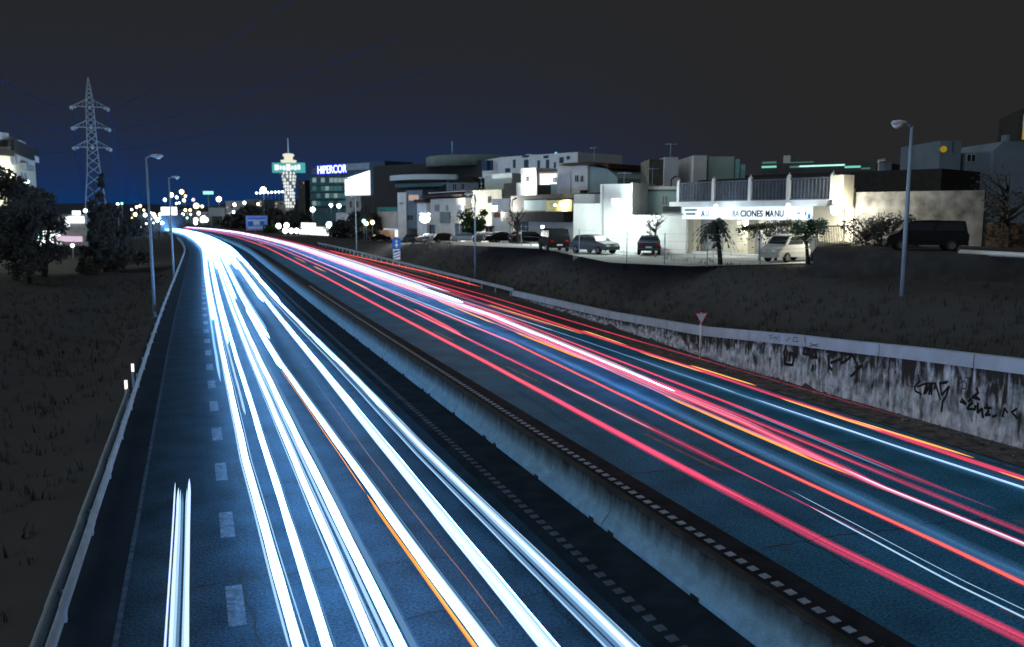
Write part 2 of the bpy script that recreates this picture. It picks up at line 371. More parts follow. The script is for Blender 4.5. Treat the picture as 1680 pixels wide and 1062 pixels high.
TAG6 = [[(29.39, 1.51), (29.48, 1.2), (29.4, .73), (28.88, .78), (28.75, 1.24), (29.06, 1.26), (29.09, .92)], [(28.13, 1.6), (28.21, 1.36), (27.87, 1.38), (27.89, 1.63), (28.08, 1.61)], [(27.6, 1.61), (27.63, 1.32), (27.34, 1.33), (27.5, 1.66)], [(27.56, 1.0), (27.59, .77)]]
TAG7 = [[(26.81, 1.67), (26.23, 1.69)], [(26.71, 1.53), (26.59, 1.1), (26.45, 1.0)], [(26.51, 1.27), (25.95, 1.52)], [(25.97, 1.73), (25.37, 1.76), (25.73, 1.46), (25.94, 1.34)], [(25.37, 1.73), (25.09, 1.41), (25.17, 1.28), (24.85, 1.45), (25.39, .94)]]
SPRAY = mat('black_spray_paint', (.012, .012, .014), rough=.6)
def graffiti(polys, wd, lab):
    b = MB()
    for pl in polys:
        cap = interp(WALL_TOP, pl[0][0]) - .44
        for (s0, z0), (s1, z1) in zip(pl, pl[1:]):
            L = math.hypot(s1 - s0, z1 - z0) or 1; ds, dz = (s1 - s0) / L, (z1 - z0) / L
            n = 3
            e = wd * .5
            d = -.068 if (z0 + z1) / 2 > cap - .05 else -.006
            k = [(s0 - ds * e - dz * wd, z0 - dz * e + ds * wd), (s0 - ds * e + dz * wd, z0 - dz * e - ds * wd), (s1 + ds * e + dz * wd, z1 + dz * e - ds * wd), (s1 + ds * e - dz * wd, z1 + dz * e + ds * wd)]
            d -= random.random() * .004
            b.quad(*[wall_pt(a, c, d) for a, c in k])
    o = b.build('graffiti', SPRAY, wall); o['label'] = lab
for pl, wd, lab in ((TAG1, .036, 'large angular black graffiti tag'), (TAG2, .015, 'thin pale scribbled tag'), (TAG3, .042, 'dense black scrawl low on the wall'), (TAG4, .035, 'two black curved marks'),
                    (TAG5, .013, 'thin scribbles along the capping beam'), (TAG6, .062, 'thick smudged black letters'), (TAG7, .055, 'broad black letters under the beam')): graffiti(pl, wd, lab)
# loose rubble along the wall foot (uncountable)
b = MB(); rr = random.Random(11)
for i in range(1500):
    s = rr.uniform(10, 66); o = interp(WALL_OFF, s) - .05 - abs(rr.gauss(0, .55)); o = max(o, 21.5)
    p = road(o, s, .05); r = rr.uniform(.015, .07)
    v = [b.V(p + Vector((rr.uniform(-1, 1) * r * 1.6, rr.uniform(-1, 1) * r * 1.6, rr.uniform(-.3, 1) * r))) for k in range(4)]
    b.F([v[0], v[1], v[2]]); b.F([v[0], v[2], v[3]]); b.F([v[0], v[3], v[1]]); b.F([v[1], v[3], v[2]])
tag(b.build('rubble', mat('rubble', (.16, .15, .15), var=.7, scale=3)), 'loose rubble and dirt at the foot of the retaining wall', 'rubble', kind='stuff')
# dry weeds on both banks (uncountable)
def weeds(name, label, n, pick, h0, h1, col):
    b = MB(); r = random.Random(len(name) + n)
    for i in range(n):
        x, y = pick(r); z = ground(x, y)
        for k in range(r.randint(3, 7)):
            h = r.uniform(h0, h1); a = r.uniform(0, 6.28); ln = r.uniform(.1, .7) * h; wd = h * .035 + .008
            p = Vector((x + r.uniform(-.15, .15), y + r.uniform(-.15, .15), z - .03)); q = Vector((math.cos(a), math.sin(a), 0)); t = Vector((-q.y, q.x, 0)) * wd
            m = p + q * ln * .35 + Vector((0, 0, h * .6)); e = p + q * ln + Vector((0, 0, h))
            c = [b.V(p - t), b.V(p + t), b.V(m + t * .7), b.V(m - t * .7), b.V(e)]
            b.F([c[0], c[1], c[2], c[3]]); b.F([c[3], c[2], c[4]])
    tag(b.build(name, mat(name + '_blades', col, var=.2, scale=.4, spec=0, rough=1)), label, 'weeds', kind='stuff')
def pick_l(r):
    s = r.uniform(4, 110) ** 1.0; o = -3.2 - abs(r.gauss(0, 14)); p = road(o, s); return p.x, p.y
def pick_r(r):
    s = r.uniform(14, 130); wo = interp(WALL_OFF, s) if s < 69 else 25; o = wo + .45 + abs(r.gauss(0, 3.6)); p = road(o, s); return p.x, p.y
weeds('weeds', 'dark dry weeds and grass covering the bank beside the inner carriageway', 2600, pick_l, .12, .5, (.073, .076, .078))
weeds('weeds', 'dark low weeds on the slope above the retaining wall', 2200, pick_r, .1, .45, (.072, .076, .078))

# ------------------------------------------------------------------ light trails of the passing traffic
TW = emit('headlight_white', (.23, .53, 1.0), 11.0)
TWT = emit('headlight_thin', (.10, .40, 1.0), 38.0)
TP = emit('headlight_pale', (.40, .66, .95), 1.15)
TQ = emit('headlight_dim', (.16, .34, .62), .75, sample=False)
TB = emit('headlight_blue_glow', (.12, .36, .75), .016, sample=False, add=True)
TH = emit('headlight_halo', (.25, .55, 1.0), .16, sample=False, add=True)
TRB = emit('taillight_bright', (1.0, .13, .09), 1.25, sample=False)
TR = emit('taillight_red', (1.0, .055, .11), .078, sample=False, add=True)
TD = emit('taillight_dim', (1.0, .05, .15), .026, sample=False, add=True)
TK = emit('taillight_pink', (1.0, .30, .42), .095, sample=False, add=True)
TO = emit('indicator_orange', (1.0, .36, .06), 1.2, sample=False)
TY = emit('indicator_yellow', (1.0, .55, .16), 1.15, sample=False)
TLV = emit('headlight_lavender', (.8, .62, .85), .55, False)
TWR = emit('outer_headlight_white', (.50, .66, 1.0), 1.6)
SOFT = (TB, TH, TR, TD, TK)
def curve_pts(pts, z, lo, hi):
    out = []; s = lo
    while s < hi:
        out.append((interp(pts, s), s)); s += .6 if s < 30 else 1.5 if s < 60 else (4 if s < 150 else 8)
    out.append((interp(pts, hi), hi)); return out
def trail(label, pts, strands, z=.65, lo=3., hi=420., cat='light trail', group=None):
    b = MB(); ms = []
    for st in strands:
        do, dz, r, m = st[:4]; l2, h2 = (st[4], st[5]) if len(st) > 4 else (lo, hi)
        if m not in ms: ms.append(m)
        b.m = ms.index(m)
        c = curve_pts(pts, z, l2, h2); ph, sd = random.random() * 40, random.random() * 90
        c = [(o + do + .012 * noise.noise(Vector((s * .16 + ph, sd, 0))) + .003 * math.sin(s * .9 + ph), s, z + dz + 0.010 * noise.noise(Vector((s * .21, sd, 7))) + .003 * math.sin(s * 1.7 + sd)) for o, s in c]
        tl = 2.4 if m in SOFT else .7
        tp = [r * max(.06, min(1, (s - l2) / tl if l2 > 4 else 1, (h2 - s) / tl if h2 < 200 else 1)) * (1 + .14 * noise.noise(Vector((s * .5, sd, 3)))) for o, s, zz in c]
        for f in ((1.0, .78, .55, .32) if m in SOFT else (1.0,)): b.tube([road(o, s, zz) for o, s, zz in c], [q * f for q in tp], n=8)
    return tag(b.build('light_trail', ms), label, cat, group)
LT, RT = 'headlight trails on the inner carriageway', 'tail light trails on the outer carriageway'
trail('white headlight trail nearest the dashed line of the inner carriageway', [(3, 1.2), (12, 1.18), (23, 1.0), (60, 1.0), (90, .9)],
      [(0, 0, .078, TW), (.15, -.05, .010, TP), (-.12, 0, .02, TP, 12, 200), (-.3, .0, .07, TH, 34, 420), (-.2, .02, .08, TW, 54, 420)], group=LT)
trail('white headlight trail second from the dashed line of the inner carriageway', [(3, 1.6), (40, 1.53)],
      [(0, 0, .076, TW), (.11, 0, .012, TQ), (-.26, 0, .04, TP, 28, 420), (-.2, .0, .07, TW, 44, 420)], group=LT)
trail('white headlight trail third from the dashed line, close beside a twin', [(3, 2.25), (12, 2.23), (37, 2.14)],
      [(0, 0, .07, TW), (.10, .03, .014, TP), (-.12, .0, .016, TP)], group=LT)
trail('broad white headlight trail with a pale blue fringe in the middle of the inner lanes', [(3, 2.64), (12, 2.6), (37, 2.45)],
      [(0, 0, .086, TW), (-.16, .04, .03, TP), (-.24, -.03, .02, TQ), (.19, -.02, .05, TQ), (.27, -.05, .03, TB), (.2, 0, .09, TW, 66, 420)], group=LT)
trail('white headlight trail with an orange line along its lower side', [(3, 3.85), (11, 3.8), (14.5, 3.69), (37, 3.22), (70, 3.1)],
      [(0, 0, .076, TW), (.098, .0, .025, TP), (.15, .02, .01, TQ), (.2, .02, .06, TW, 45, 420), (-.12, .02, .06, TW, 36, 60), (.33, .06, .05, TH, 48, 120)], group=LT)
trail('orange indicator trail hugging a white headlight trail', [(3, 3.62), (11.4, 3.64), (18.1, 3.46), (30, 3.25), (36, 3.1)], [(0, -.02, .03, TO, 3, 19), (0, 0, .016, TY, 3, 16), (-.02, 0, .012, TO, 19, 36)], group=None)
trail('thin dim orange line on the asphalt between two white trails', [(3, 4.3), (14, 4.28), (22, 4.15)], [(0, -.1, .004, TQ, 13, 40), (0, -.1, .007, emit('indicator_faint', (1, .5, .3), .35, False), 12, 30)])
trail('striped pale headlight trail second from the central barrier', [(3, 4.65), (18, 4.65), (36, 4.68)],
      [(-.1, 0, .032, TWR), (-.035, .02, .03, TW), (.035, .02, .03, TWR), (.095, 0, .03, TP), (.14, .0, .018, TW), (0, 0, .085, TW, 27, 420), (-.25, 0, .08, TW, 64, 420)], group=LT)
trail('striped steel blue headlight trail nearest the central barrier', [(3, 5.78), (11, 5.74), (22, 5.58), (36, 5.62), (66, 5.45)],
      [(0, .02, .03, TW), (-.05, .0, .032, TP), (.06, 0, .04, TP), (.115, .0, .035, TQ), (.15, 0, .02, TP), (-.11, -.02, .03, TQ), (-.2, -.06, .03, TQ), (-.25, -.06, .014, TP), (0, 0, .08, TW, 26, 420), (.16, 0, .09, TW, 64, 420), (.2, .1, .09, TW, 88, 420)], group=LT)
trail('short triple white trail alone in the left lane, ending mid road', [(3, -.5), (21.4, -.5)],
      [(-.17, 0, .016, TWR, 3, 21.4), (-.095, .0, .028, TWR, 3, 20.9), (-.05, 0, .022, TP, 3, 20.8), (.0, -.04, .02, TQ, 3, 20.6), (.085, 0, .022, TP, 3, 20.8), (.13, .02, .034, TWR, 3, 21.5)])
trail('distant merged white headlight trails where the inner carriageway bends away', [(80, 3.6), (420, 3.6)], [(-2.9 + .42 * k, .05 * (k % 3), .12 + .02 * (k % 2), TW, 88 + (k * 37) % 47, 430) for k in range(13)], lo=60, hi=430)
# outer carriageway
def red(label, pts, strands, lo=3., hi=420., z=.75):
    k = {TR: .74, TD: .8, TK: .8, TRB: .85, TY: .62, TO: .55}
    return trail(label, pts, [(a[0], a[1], a[2] * k.get(a[3], 1), *a[3:]) for a in strands], z, lo, hi, group=RT)
red('wide soft red trail nearest the central barrier', [(3, 11.4), (8.7, 11.25), (12.4, 11.07), (19, 11.09), (34, 11.36), (82, 11.76)],
    [(0, 0, .05, TR, 17, 420), (.04, 0, .1, TR, 15, 420), (0, 0, .028, TRB, 27, 420), (-.05, 0, .05, TD), (.03, .03, .06, TD), (0, 0, .13, TD), (.09, 0, .05, TD), (-.1, 0, .05, TD), (0, .02, .015, TR, 3, 20)])
red('soft red trail second from the central barrier, turning pale midway', [(3, 12.1), (12.9, 12.15), (18.5, 12.26), (29, 12.5), (36, 12.6), (95, 13.67)],
    [(0, 0, .06, TR, 24, 420), (0, 0, .11, TD, 16, 420), (0, 0, .035, TD, 12.5, 420), (.0, -.02, .02, TLV, 21.5, 30.3), (.03, 0, .06, TK, 40, 420), (.0, 0, .012, TR, 12.9, 26)])
red('short wide red trail ending beside the second red trail', [(42, 12.83), (55, 13.35)], [(0, 0, .07, TR), (.1, 0, .07, TR), (.02, 0, .03, TRB)], 42.7, 55)
red('thin bright scarlet trail crossing the middle of the outer carriageway', [(3, 12.99), (10, 12.99), (11.7, 13.1), (18.2, 13.26), (39, 14.34), (102, 14.78)],
    [(0, 0, .032, TRB, 3, 40), (0, 0, .055, TR, 3, 420), (.0, .0, .012, TY, 3, 34), (0, 0, .08, TD, 3, 420), (.05, 0, .06, TK, 36, 420)])
red('pink bundle of tail light trails with white cores in the middle lane', [(3, 14.5), (11.4, 14.55), (15.2, 14.6), (21.4, 15.3), (31.5, 15.9), (50, 16.87)],
    [(0, 0, .05, TK), (.1, 0, .05, TR), (-.1, 0, .05, TR, 15, 420), (.2, 0, .04, TK, 20, 420), (.32, 0, .03, TR, 22, 420), (-.2, -.02, .05, TK, 24, 420), (.0, 0, .18, TD, 14, 420), (.02, .02, .014, TWR, 3, 16.5), (.12, .02, .012, TWT, 26, 60), (.25, .02, .03, TP, 28, 420), (-.05, .02, .025, TWR, 40, 420), (-.35, 0, .06, TK, 30, 420), (.45, 0, .05, TK, 30, 420)])
red('yellow orange stripe inside the pink bundle of the middle lane', [(3, 14.6), (17.5, 14.64), (20, 14.74), (25.6, 15.03), (34, 15.56), (42.6, 15.76), (70, 16.6)],
    [(0, 0, .045, TY, 34, 42.5), (0, 0, .07, TO, 33, 42), (0, 0, .03, TY, 17.5, 25.6), (-.04, 0, .035, TO, 16, 25), (0, 0, .05, TY, 46, 60), (.1, .1, .06, TY, 62, 90), (.1, 0, .05, TK, 16, 420)])
red('dull crimson trail with a thin white line beside the lane dashes', [(3, 15.3), (15.8, 15.88), (22.5, 16.37), (52, 17.67)],
    [(0, 0, .05, TR, 18, 420), (0, 0, .09, TD, 13, 420), (-.12, 0, .018, TQ, 15.8, 23.5), (.04, 0, .02, TR, 14, 60)])
red('dim dark red trail just before the lane dashes', [(3, 14.9), (11.8, 15.12), (22.7, 15.76), (40, 16.6)], [(0, 0, .03, TR, 15, 420), (.08, 0, .06, TD, 3, 420), (-.04, 0, .05, TD, 3, 30), (.0, 0, .02, TD, 3, 420)])
red('wide crimson trail with yellow stripes nearest the graffiti wall', [(3, 18.1), (14.4, 18.2), (26.9, 18.72), (36, 18.95), (60, 19.6)],
    [(0, 0, .05, TR), (.08, 0, .08, TD), (-.06, .0, .05, TD), (.0, .05, .04, TR, 3, 24), (.1, 0, .03, TR, 26, 420)])
for lab, pts in (('yellow stripe on the crimson trail by the road sign', [(25.9, 19.04), (30.5, 19.06)]), ('longest yellow stripe below the graffiti', [(16.1, 18.60), (20.6, 18.58)]), ('yellow stripe along the lower side of the crimson trail', [(19.1, 18.42), (23.8, 18.5)]),
                 ('yellow stripe leaving the picture at the right edge', [(11, 18.1), (15, 18.15)]), ('short yellow stripe before the road sign', [(28.9, 18.69), (34.2, 18.74)]),
                 ('thin yellow stripe beyond the road sign', [(36.2, 19.16), (41.8, 19.41)]), ('long yellow orange stripe level with the broken kerb', [(40.5, 18.81), (56, 18.81)])):
    red(lab, pts, [(0, 0, .026, TY), (.03, .0, .035, TO)], pts[0][0], pts[-1][0])
red('steel blue headlight line along the empty outer lane', [(3, 17.6), (13.9, 17.61), (22.6, 17.54), (40, 17.9)], [(0, 0, .02, TP, 3, 24), (0, .025, .008, TWR, 3, 24), (.0, .0, .016, TP, 3, 60), (.02, -.02, .06, TB, 3, 32), (0, 0, .02, TQ, 20, 60), (.05, 0, .15, TB, 3, 34), (.0, .0, .03, TP, 60, 420)])
red('faint steel blue streaks left of the pink bundle', [(3, 13.6), (11.5, 13.68), (18, 14.14), (40, 15.2)], [(0, -.2, .08, TB, 3, 60), (.1, -.2, .06, TB, 3, 40), (-.12, -.2, .05, TB, 3, 24), (-.75, -.55, .016, TP, 3, 15.8), (-.48, -.55, .006, TP, 3, 17), (.2, -.2, .12, TB, 3, 50), (-.1, -.1, .03, TP, 46, 420)])
red('thin red trail close to the far edge line', [(24, 20.3), (38, 20.33), (62, 20.78), (90, 20.6)], [(0, 0, .03, TD, 20, 420), (.06, 0, .05, TD, 30, 420), (0, 0, .03, TR, 36, 420)], 20)
red('distant red trail seen between the guardrail posts', [(60, 22.6), (91, 23.0), (139, 20.9), (420, 19)], [(0, 0, .07, TR), (.1, 0, .04, TRB)], 70, 150)
red('distant white bundle of the far lanes', [(45, 16.9), (53, 16.9), (120, 17.2), (420, 17)], [(0, 0, .06, TP, 50, 420), (.4, 0, .06, TK, 46, 420), (.7, 0, .07, TW, 58, 420), (1.0, 0, .06, TK, 44, 420), (1.3, 0, .06, TWR, 70, 420), (1.7, 0, .06, TR, 44, 420), (2.2, 0, .06, TR, 60, 420), (2.0, 0, .05, TWR, 66, 420), (.9, .05, .08, TWR, 84, 420), (.35, .05, .05, TW, 76, 420), (.2, 0, .1, TK, 62, 420), (-.4, 0, .06, TK, 50, 420), (-.8, .0, .06, TR, 60, 420)], 44)
red('row of distant orange flashes on the bend', [(60, 12.0), (420, 12.6)], [(.6, .1, .06, TY, 92, 104), (.6, .1, .06, TO, 110, 126), (.4, .1, .07, TY, 150, 158), (.4, .1, .07, TY, 166, 172), (.4, .1, .08, TY, 180, 190), (1.2, .1, .06, TY, 70, 82)], 60)

# ------------------------------------------------------------------ guardrails, delineators
STEEL = mat('galvanised_steel', (.40, .53, .66), rough=.6, var=.2, scale=2, metal=0.)
def w_beam(b, o, zc, s0, s1, side, org, gap=4.3):
    prof = [(0, -.155), (.035, -.13), (.07, -.075), (.02, -.02), (.02, .02), (.07, .075), (.035, .13), (0, .155), (-.012, .15), (-.012, -.15)]
    s = s0
    while s < s1:
        e = min(s + gap, s1); n = 2; rows_ = []
        for i in range(n + 1):
            q = s + (e + .25 - s) * i / n
            k = .012 * (i / n)
            rows_.append([road(o + side * (x + k), q, zc + z) - org for x, z in prof])
        b.ring_tube(rows_, smooth=False); s = e
def guardrail(label, o, zc, s0, s1, side, post_step, back=None, oline=None):
    org = road(o, s0); g = thing('guardrail', label, 'guardrail', org)
    b = MB(); w_beam(b, o, zc, s0, s1, side, org); b.build('rail_beam', STEEL, g)
    if back:
        b = MB(); w_beam(b, o - side * .21, zc, s0, back, side, org); b.build('rail_beam', STEEL, g)
    s = s0 + 1; n = 0; proto = None
    while s < s1 and n < 60:
        if proto is None:
            pb = MB().box(-.05, .05, -.06, .06, -.35, zc - .02); pb.box(-.04, .04 + .04, -.04, .04, zc - .12, zc - .04); proto = pb.build('post', STEEL, g); q = proto
        else: q = proto.copy(); COL.objects.link(q)
        q.location = road(o - side * .1, s) - org; q.rotation_euler = (0, 0, ROAD_RZ); s += post_step; n += 1
    return g
guardrail('steel guardrail along the dark bank, doubled at its near end', -2.3, .58, 2, 260, 1, 4.3, back=33.2)
guardrail('steel guardrail with white posts beyond the end of the retaining wall', 24.9, .6, 67.5, 190, -1, 4.0)
DEL = mat('delineator_white', (.95, .95, .95), rough=.4, var=.05)
dl = thing('delineator_post', 'white delineator post at the end of the doubled rail', 'delineator', road(-2.56, 33.7, 0), ROAD_RZ)
b = MB(); b.lathe([(.055, -.4), (.055, .5), (.05, .58), (.045, 1.0)], 8); b.build('post_body', STEEL, dl)
b = MB(); b.lathe([(.056, .66), (.056, .98), (.02, 1.0)], 8); b.build('reflector', emit('reflector_glint', (1, .95, .9), 1.3, False), dl)  # headlight glint put in as a glowing reflector
dup(dl, road(-2.56, 37.4, .0), label='white delineator post just behind the guardrail, second from the doubled rail')

# ------------------------------------------------------------------ street lamps (unlit, tall) and lit ones
POLE = mat('painted_lamp_pole', (.30, .42, .55), rough=.5, var=.2, scale=1)
HEAD = mat('lamp_head_grey', (.62, .66, .7), rough=.5, var=.1)
LENS = mat('lamp_lens', (.85, .88, .9), rough=.25, var=.05)
def tall_lamp(label, loc, rz, h=10.6):
    t = thing('street_lamp', label, 'street lamp', loc, rz, 'tall unlit street lamps along the road')
    b = MB(); b.tube([(0, 0, -.5), (0, 0, h * .5), (0, 0, h)], [.11, .09, .06], 8); b.build('pole', POLE, t)
    b = MB(); b.tube([(0, 0, h - .05), (.18, 0, h + .06), (.5, 0, h + .08)], .045, 6); b.build('arm', POLE, t)
    b = MB(); b.ring_tube([[Vector((x, wd * math.cos(a), h + .1 + hh * math.sin(a))) for a in [2 * math.pi * k / 10 for k in range(10)]] for x, wd, hh in ((.25, .05, .05), (.4, .16, .1), (.7, .21, .13), (.95, .17, .1), (1.05, .05, .04))]); b.build('lamp_head', HEAD, t)
    b = MB(); b.ball((.74, 0, h + .02), .2, 10, .75); b.build('lens', LENS, t)
    return t
def lamp_at(label, px, pytop, t, side):
    p = at(px, pytop, t); off, s = to_road(p.x, p.y); g = ground(p.x, p.y)
    return tall_lamp(label, (p.x, p.y, g), R(20.2) if side > 0 else R(200.2), p.z - g)
lamp_at('tall unlit street lamp behind the guardrail in front of the dark bank', 240, 258, 57, 1)
lamp_at('tall unlit street lamp further off, its head above the distant glow', 277, 292, 88, 1)
lamp_at('tall unlit street lamp above the graffiti wall', 1496, 207, 35.5, -1)
lamp_at('tall unlit street lamp behind the guardrail in front of the houses', 779, 320, 85.5, -1)
lamp_at('tall unlit street lamp near the blue arrow sign', 583, 322, 152, -1)
BULB_W = emit('lamp_warm', (1, .78, .42), 7, False); BULB_C = emit('lamp_cool', (.85, 1, .97), 7, False); BULB_G = emit('lamp_teal', (.4, 1, .85), 3, False); BULB_V = emit('lamp_violet', (.35, .25, 1), 5, False)
LAMPS = {}
def lit_lamp(px, py, t, r, bulb, label, group=None, pole=True):
    p = at(px, py, t); g = ground(p.x, p.y)
    th = thing('lit_street_lamp', label, 'street lamp', (p.x, p.y, g), 0, group)
    h = max(1.5, p.z - g)
    b = MB(); b.tube([(0, 0, -.4), (0, 0, h - r * .8)], [.09, .06], 6); b.build('pole', POLE, th)
    b = MB(); b.ball((0, 0, h), r, 8); b.build('bulb', bulb, th)
    return th
lit_lamp(432, 312, 345, 1.3, BULB_W, 'large warm street lamp on a tall pole above the blue motorway sign')
lit_lamp(359, 327, 490, 1.5, BULB_W, 'warm street lamp standing over the white billboard')
lit_lamp(281, 320, 540, 1.4, BULB_W, 'warm distant street lamp, lower of a pair above the white glow')
lit_lamp(298, 315, 545, 1.4, BULB_W, 'warm distant street lamp, higher of a pair above the white glow')
lit_lamp(457, 371, 305, .95, BULB_C, 'bright white lamp in the bushes right of the motorway sign')
lit_lamp(470, 370, 306, .95, BULB_C, 'bright white lamp beside its twin in the bushes')
lit_lamp(513, 344, 310, .9, BULB_C, 'white lamp in front of the blue glass building')
lit_lamp(540, 369, 252, .9, BULB_C, 'white lamp at the right end of the floodlit stalls')
lit_lamp(556, 338, 340, .85, BULB_C, 'white lamp low on the glass building, right of two')
lit_lamp(543, 337, 342, .7, BULB_C, 'white lamp low on the glass building, left of two')
lit_lamp(322, 338, 560, 1.8, BULB_W, 'yellowish distant lamp under a violet glow')
lit_lamp(317, 328, 565, 1.1, BULB_V, 'violet distant light beside the yellowish lamp')
rl = random.Random(3)
GL = 'small distant town lights'
for (x, y) in ((216, 344), (224, 340), (218, 359), (236, 345), (255, 356), (247, 349), (262, 352), (270, 328), (290, 324), (301, 329), (294, 333), (289, 334), (304, 322), (331, 339), (384, 336), (423, 335), (400, 333), (384, 348), (330, 358), (288, 362), (276, 364), (252, 366), (305, 345), (312, 352)):
    tt_ = rl.uniform(240, 300) if x < 265 else (rl.uniform(500, 580) if x < 340 else 430)
    lit_lamp(x + rl.uniform(-1, 1), y, tt_, tt_ * rl.uniform(.0008, .002), rl.choice((BULB_W, BULB_W, BULB_C)), 'small glowing lamp among the distant town lights at the end of the road', GL)
for (x, y, t_, r, bl) in ((238, 353, 290, .9, BULB_C), (246, 360, 285, .8, BULB_C), (258, 361, 280, 1.0, BULB_C), (266, 366, 275, .8, BULB_C), (252, 352, 300, .9, BULB_W), (262, 358, 300, .7, BULB_G), (283, 358, 560, 1.7, BULB_C), (300, 352, 560, 1.3, BULB_C), (292, 366, 520, 1.6, BULB_C), (326, 350, 540, 1.5, BULB_C), (321, 361, 500, 1.8, BULB_C), (321, 367, 500, 1.5, BULB_C), (334, 358, 520, 2.0, BULB_C), (338, 361, 520, 1.9, BULB_C), (332, 362, 520, 1.7, BULB_C), (312, 345, 570, 1.2, BULB_W), (307, 358, 540, 1.0, BULB_G), (222, 352, 300, .9, BULB_W), (230, 338, 320, .7, BULB_W), (241, 367, 270, .6, BULB_C), (232, 372, 255, .6, BULB_C), (214, 368, 255, .5, BULB_C), (220, 371, 250, .6, BULB_G), (209, 365, 260, .5, BULB_C), (396, 349, 450, .9, BULB_C), (404, 347, 440, 1.1, BULB_C), (412, 346, 440, .8, BULB_G), (390, 342, 470, .9, BULB_W), (376, 354, 470, .9, BULB_C), (366, 366, 470, .9, BULB_C)):
    lit_lamp(x, y, t_, r * .72, bl, 'bright round light in the cluster of town lights beside the bend', 'bright lights by the bend')
for k in range(9):
    lit_lamp(421 + k * 6.1, 317 - k * .3, 700, .85, BULB_C, 'one of a row of small white lamps on the dark ridge', 'row of lamps on the ridge')
for (x, y, r, bl) in ((200, 334, .35, BULB_G), (193, 335, .4, BULB_C)):
    lit_lamp(x, y, 260, r, bl, 'tiny lamp above the dark tree beside the pylon', 'tiny lamps by the pylon')

# ------------------------------------------------------------------ pylon and cables
LAT = mat('pylon_steel', (.62, .72, .80), rough=.5, var=.15)
PT = 250.; pb_ = at(157, 335, PT); PX, PY = pb_.x, pb_.y; PZ = ground(PX, PY)
pyl = thing('power_pylon', 'tall steel lattice power pylon with three cross arms', 'pylon', (PX, PY, PZ), R(26))
def zpx(y): return at(157, y, PT).z - PZ
prof = [(zpx(345) - 6, 3.3), (zpx(320), 2.4), (zpx(285), 1.75), (zpx(243), 1.3), (zpx(211), 1.15), (zpx(178), 1.0), (zpx(166), .9), (zpx(132), .08)]
def half(z): return interp(prof, z)
b = MB()
for sx_ in (-1, 1):
    for sy_ in (-1, 1): b.tube([(sx_ * h, sy_ * h, z) for z, h in [(-.5, 3.5)] + prof], .13, 5)
b.build('legs', LAT, pyl)
b = MB(); z = prof[0][0]; zt = zpx(135)
while z < zt:
    st = max(1.1, half(z) * 1.5); z2 = min(z + st, zt); h1, h2 = half(z), half(z2)
    for a, c in (((-1, -1), (1, -1)), ((1, -1), (1, 1)), ((1, 1), (-1, 1)), ((-1, 1), (-1, -1))):
        b.tube([(a[0] * h1, a[1] * h1, z), (c[0] * h2, c[1] * h2, z2)], .065, 4); b.tube([(c[0] * h1, c[1] * h1, z), (a[0] * h2, a[1] * h2, z2)], .065, 4)
    z = z2
b.build('bracing', LAT, pyl)
INS = mat('insulator_glass', (.75, .9, .95), rough=.3, var=.1)
ARM = 4.7; arm_z = [zpx(y) for y in (178, 211, 243)]
for z in arm_z:
    for sd in (-1, 1):
        b = MB(); h = half(z)
        for yy in (-1, 1):
            b.tube([(sd * h, yy * h, z), (sd * ARM, 0, z)], .08, 4); b.tube([(sd * h, yy * h, z + 1.9), (sd * ARM, 0, z)], .07, 4)
        for k in (.3, .6):
            x = h + (ARM - h) * k; b.tube([(sd * x, -h * (1 - k), z), (sd * x, h * (1 - k), z)], .05, 4); b.tube([(sd * x, 0, z), (sd * (x - .5), 0, z + 1.9 * (1 - k))], .05, 4)
        b.build('cross_arm', LAT, pyl)
        b = MB(); b.ball((sd * ARM, 0, z - .5), .55, 8, 1.1); b.ball((sd * (ARM - .9), -.3, z - .3), .35, 8); b.build('insulator', INS, pyl)
    b = MB(); b.ball((0, -half(z) - .2, z - .3), .42, 8, 1.2); b.build('insulator', INS, pyl)
CAB = mat('cable', (.01, .095, .36), rough=.9, var=.1, spec=0)
CAB2 = mat('cable_faint', (.004, .05, .2), rough=.9, var=.1, spec=0)
def cable(label, a, c, sag, r=.085):
    b = MB(); a, c = Vector(a), Vector(c)
    b.tube([a.lerp(c, i / 28) - Vector((0, 0, sag * 4 * (i / 28) * (1 - i / 28))) for i in range(29)], r, 5)
    tag(b.build('power_cable', CAB2 if r < .05 else CAB), label, 'cable', 'power cables of the pylon')
M_ = Matrix.Rotation(R(26), 4, 'Z')
def tip(sd, k): return Vector((PX, PY, PZ)) + M_ @ Vector((sd * ARM, 0, arm_z[k] - 1.0))
nm = ('top', 'middle', 'bottom')
for k, (yl, tl) in enumerate(((92, 190), (148, 190), (222, 190))):
    cable('power cable from the %s left arm out of the picture over the lit apartment block' % nm[k], tip(-1, k), at(-60, yl - 6, tl), 2.2)
for k, (x, y) in enumerate(((246, 332), (240, 338), (232, 340))):
    cable('power cable sagging from the %s right arm down to the distant lights' % nm[k], tip(1, k), at(x, y, 520), 9)
for k, (x, y) in enumerate(((150, 350), (148, 352), (146, 352))):
    cable('power cable dropping behind the pylon from the %s left arm' % nm[k], tip(-1, k), at(x + 12, y, 520), 8)
for k, (x, y) in enumerate(((520, -30), (660, 60), (700, 118))):
    cable('faint power cable rising from the %s right arm across the night sky' % nm[k], tip(1, k), at(x, y, 95), 1.2, .035)

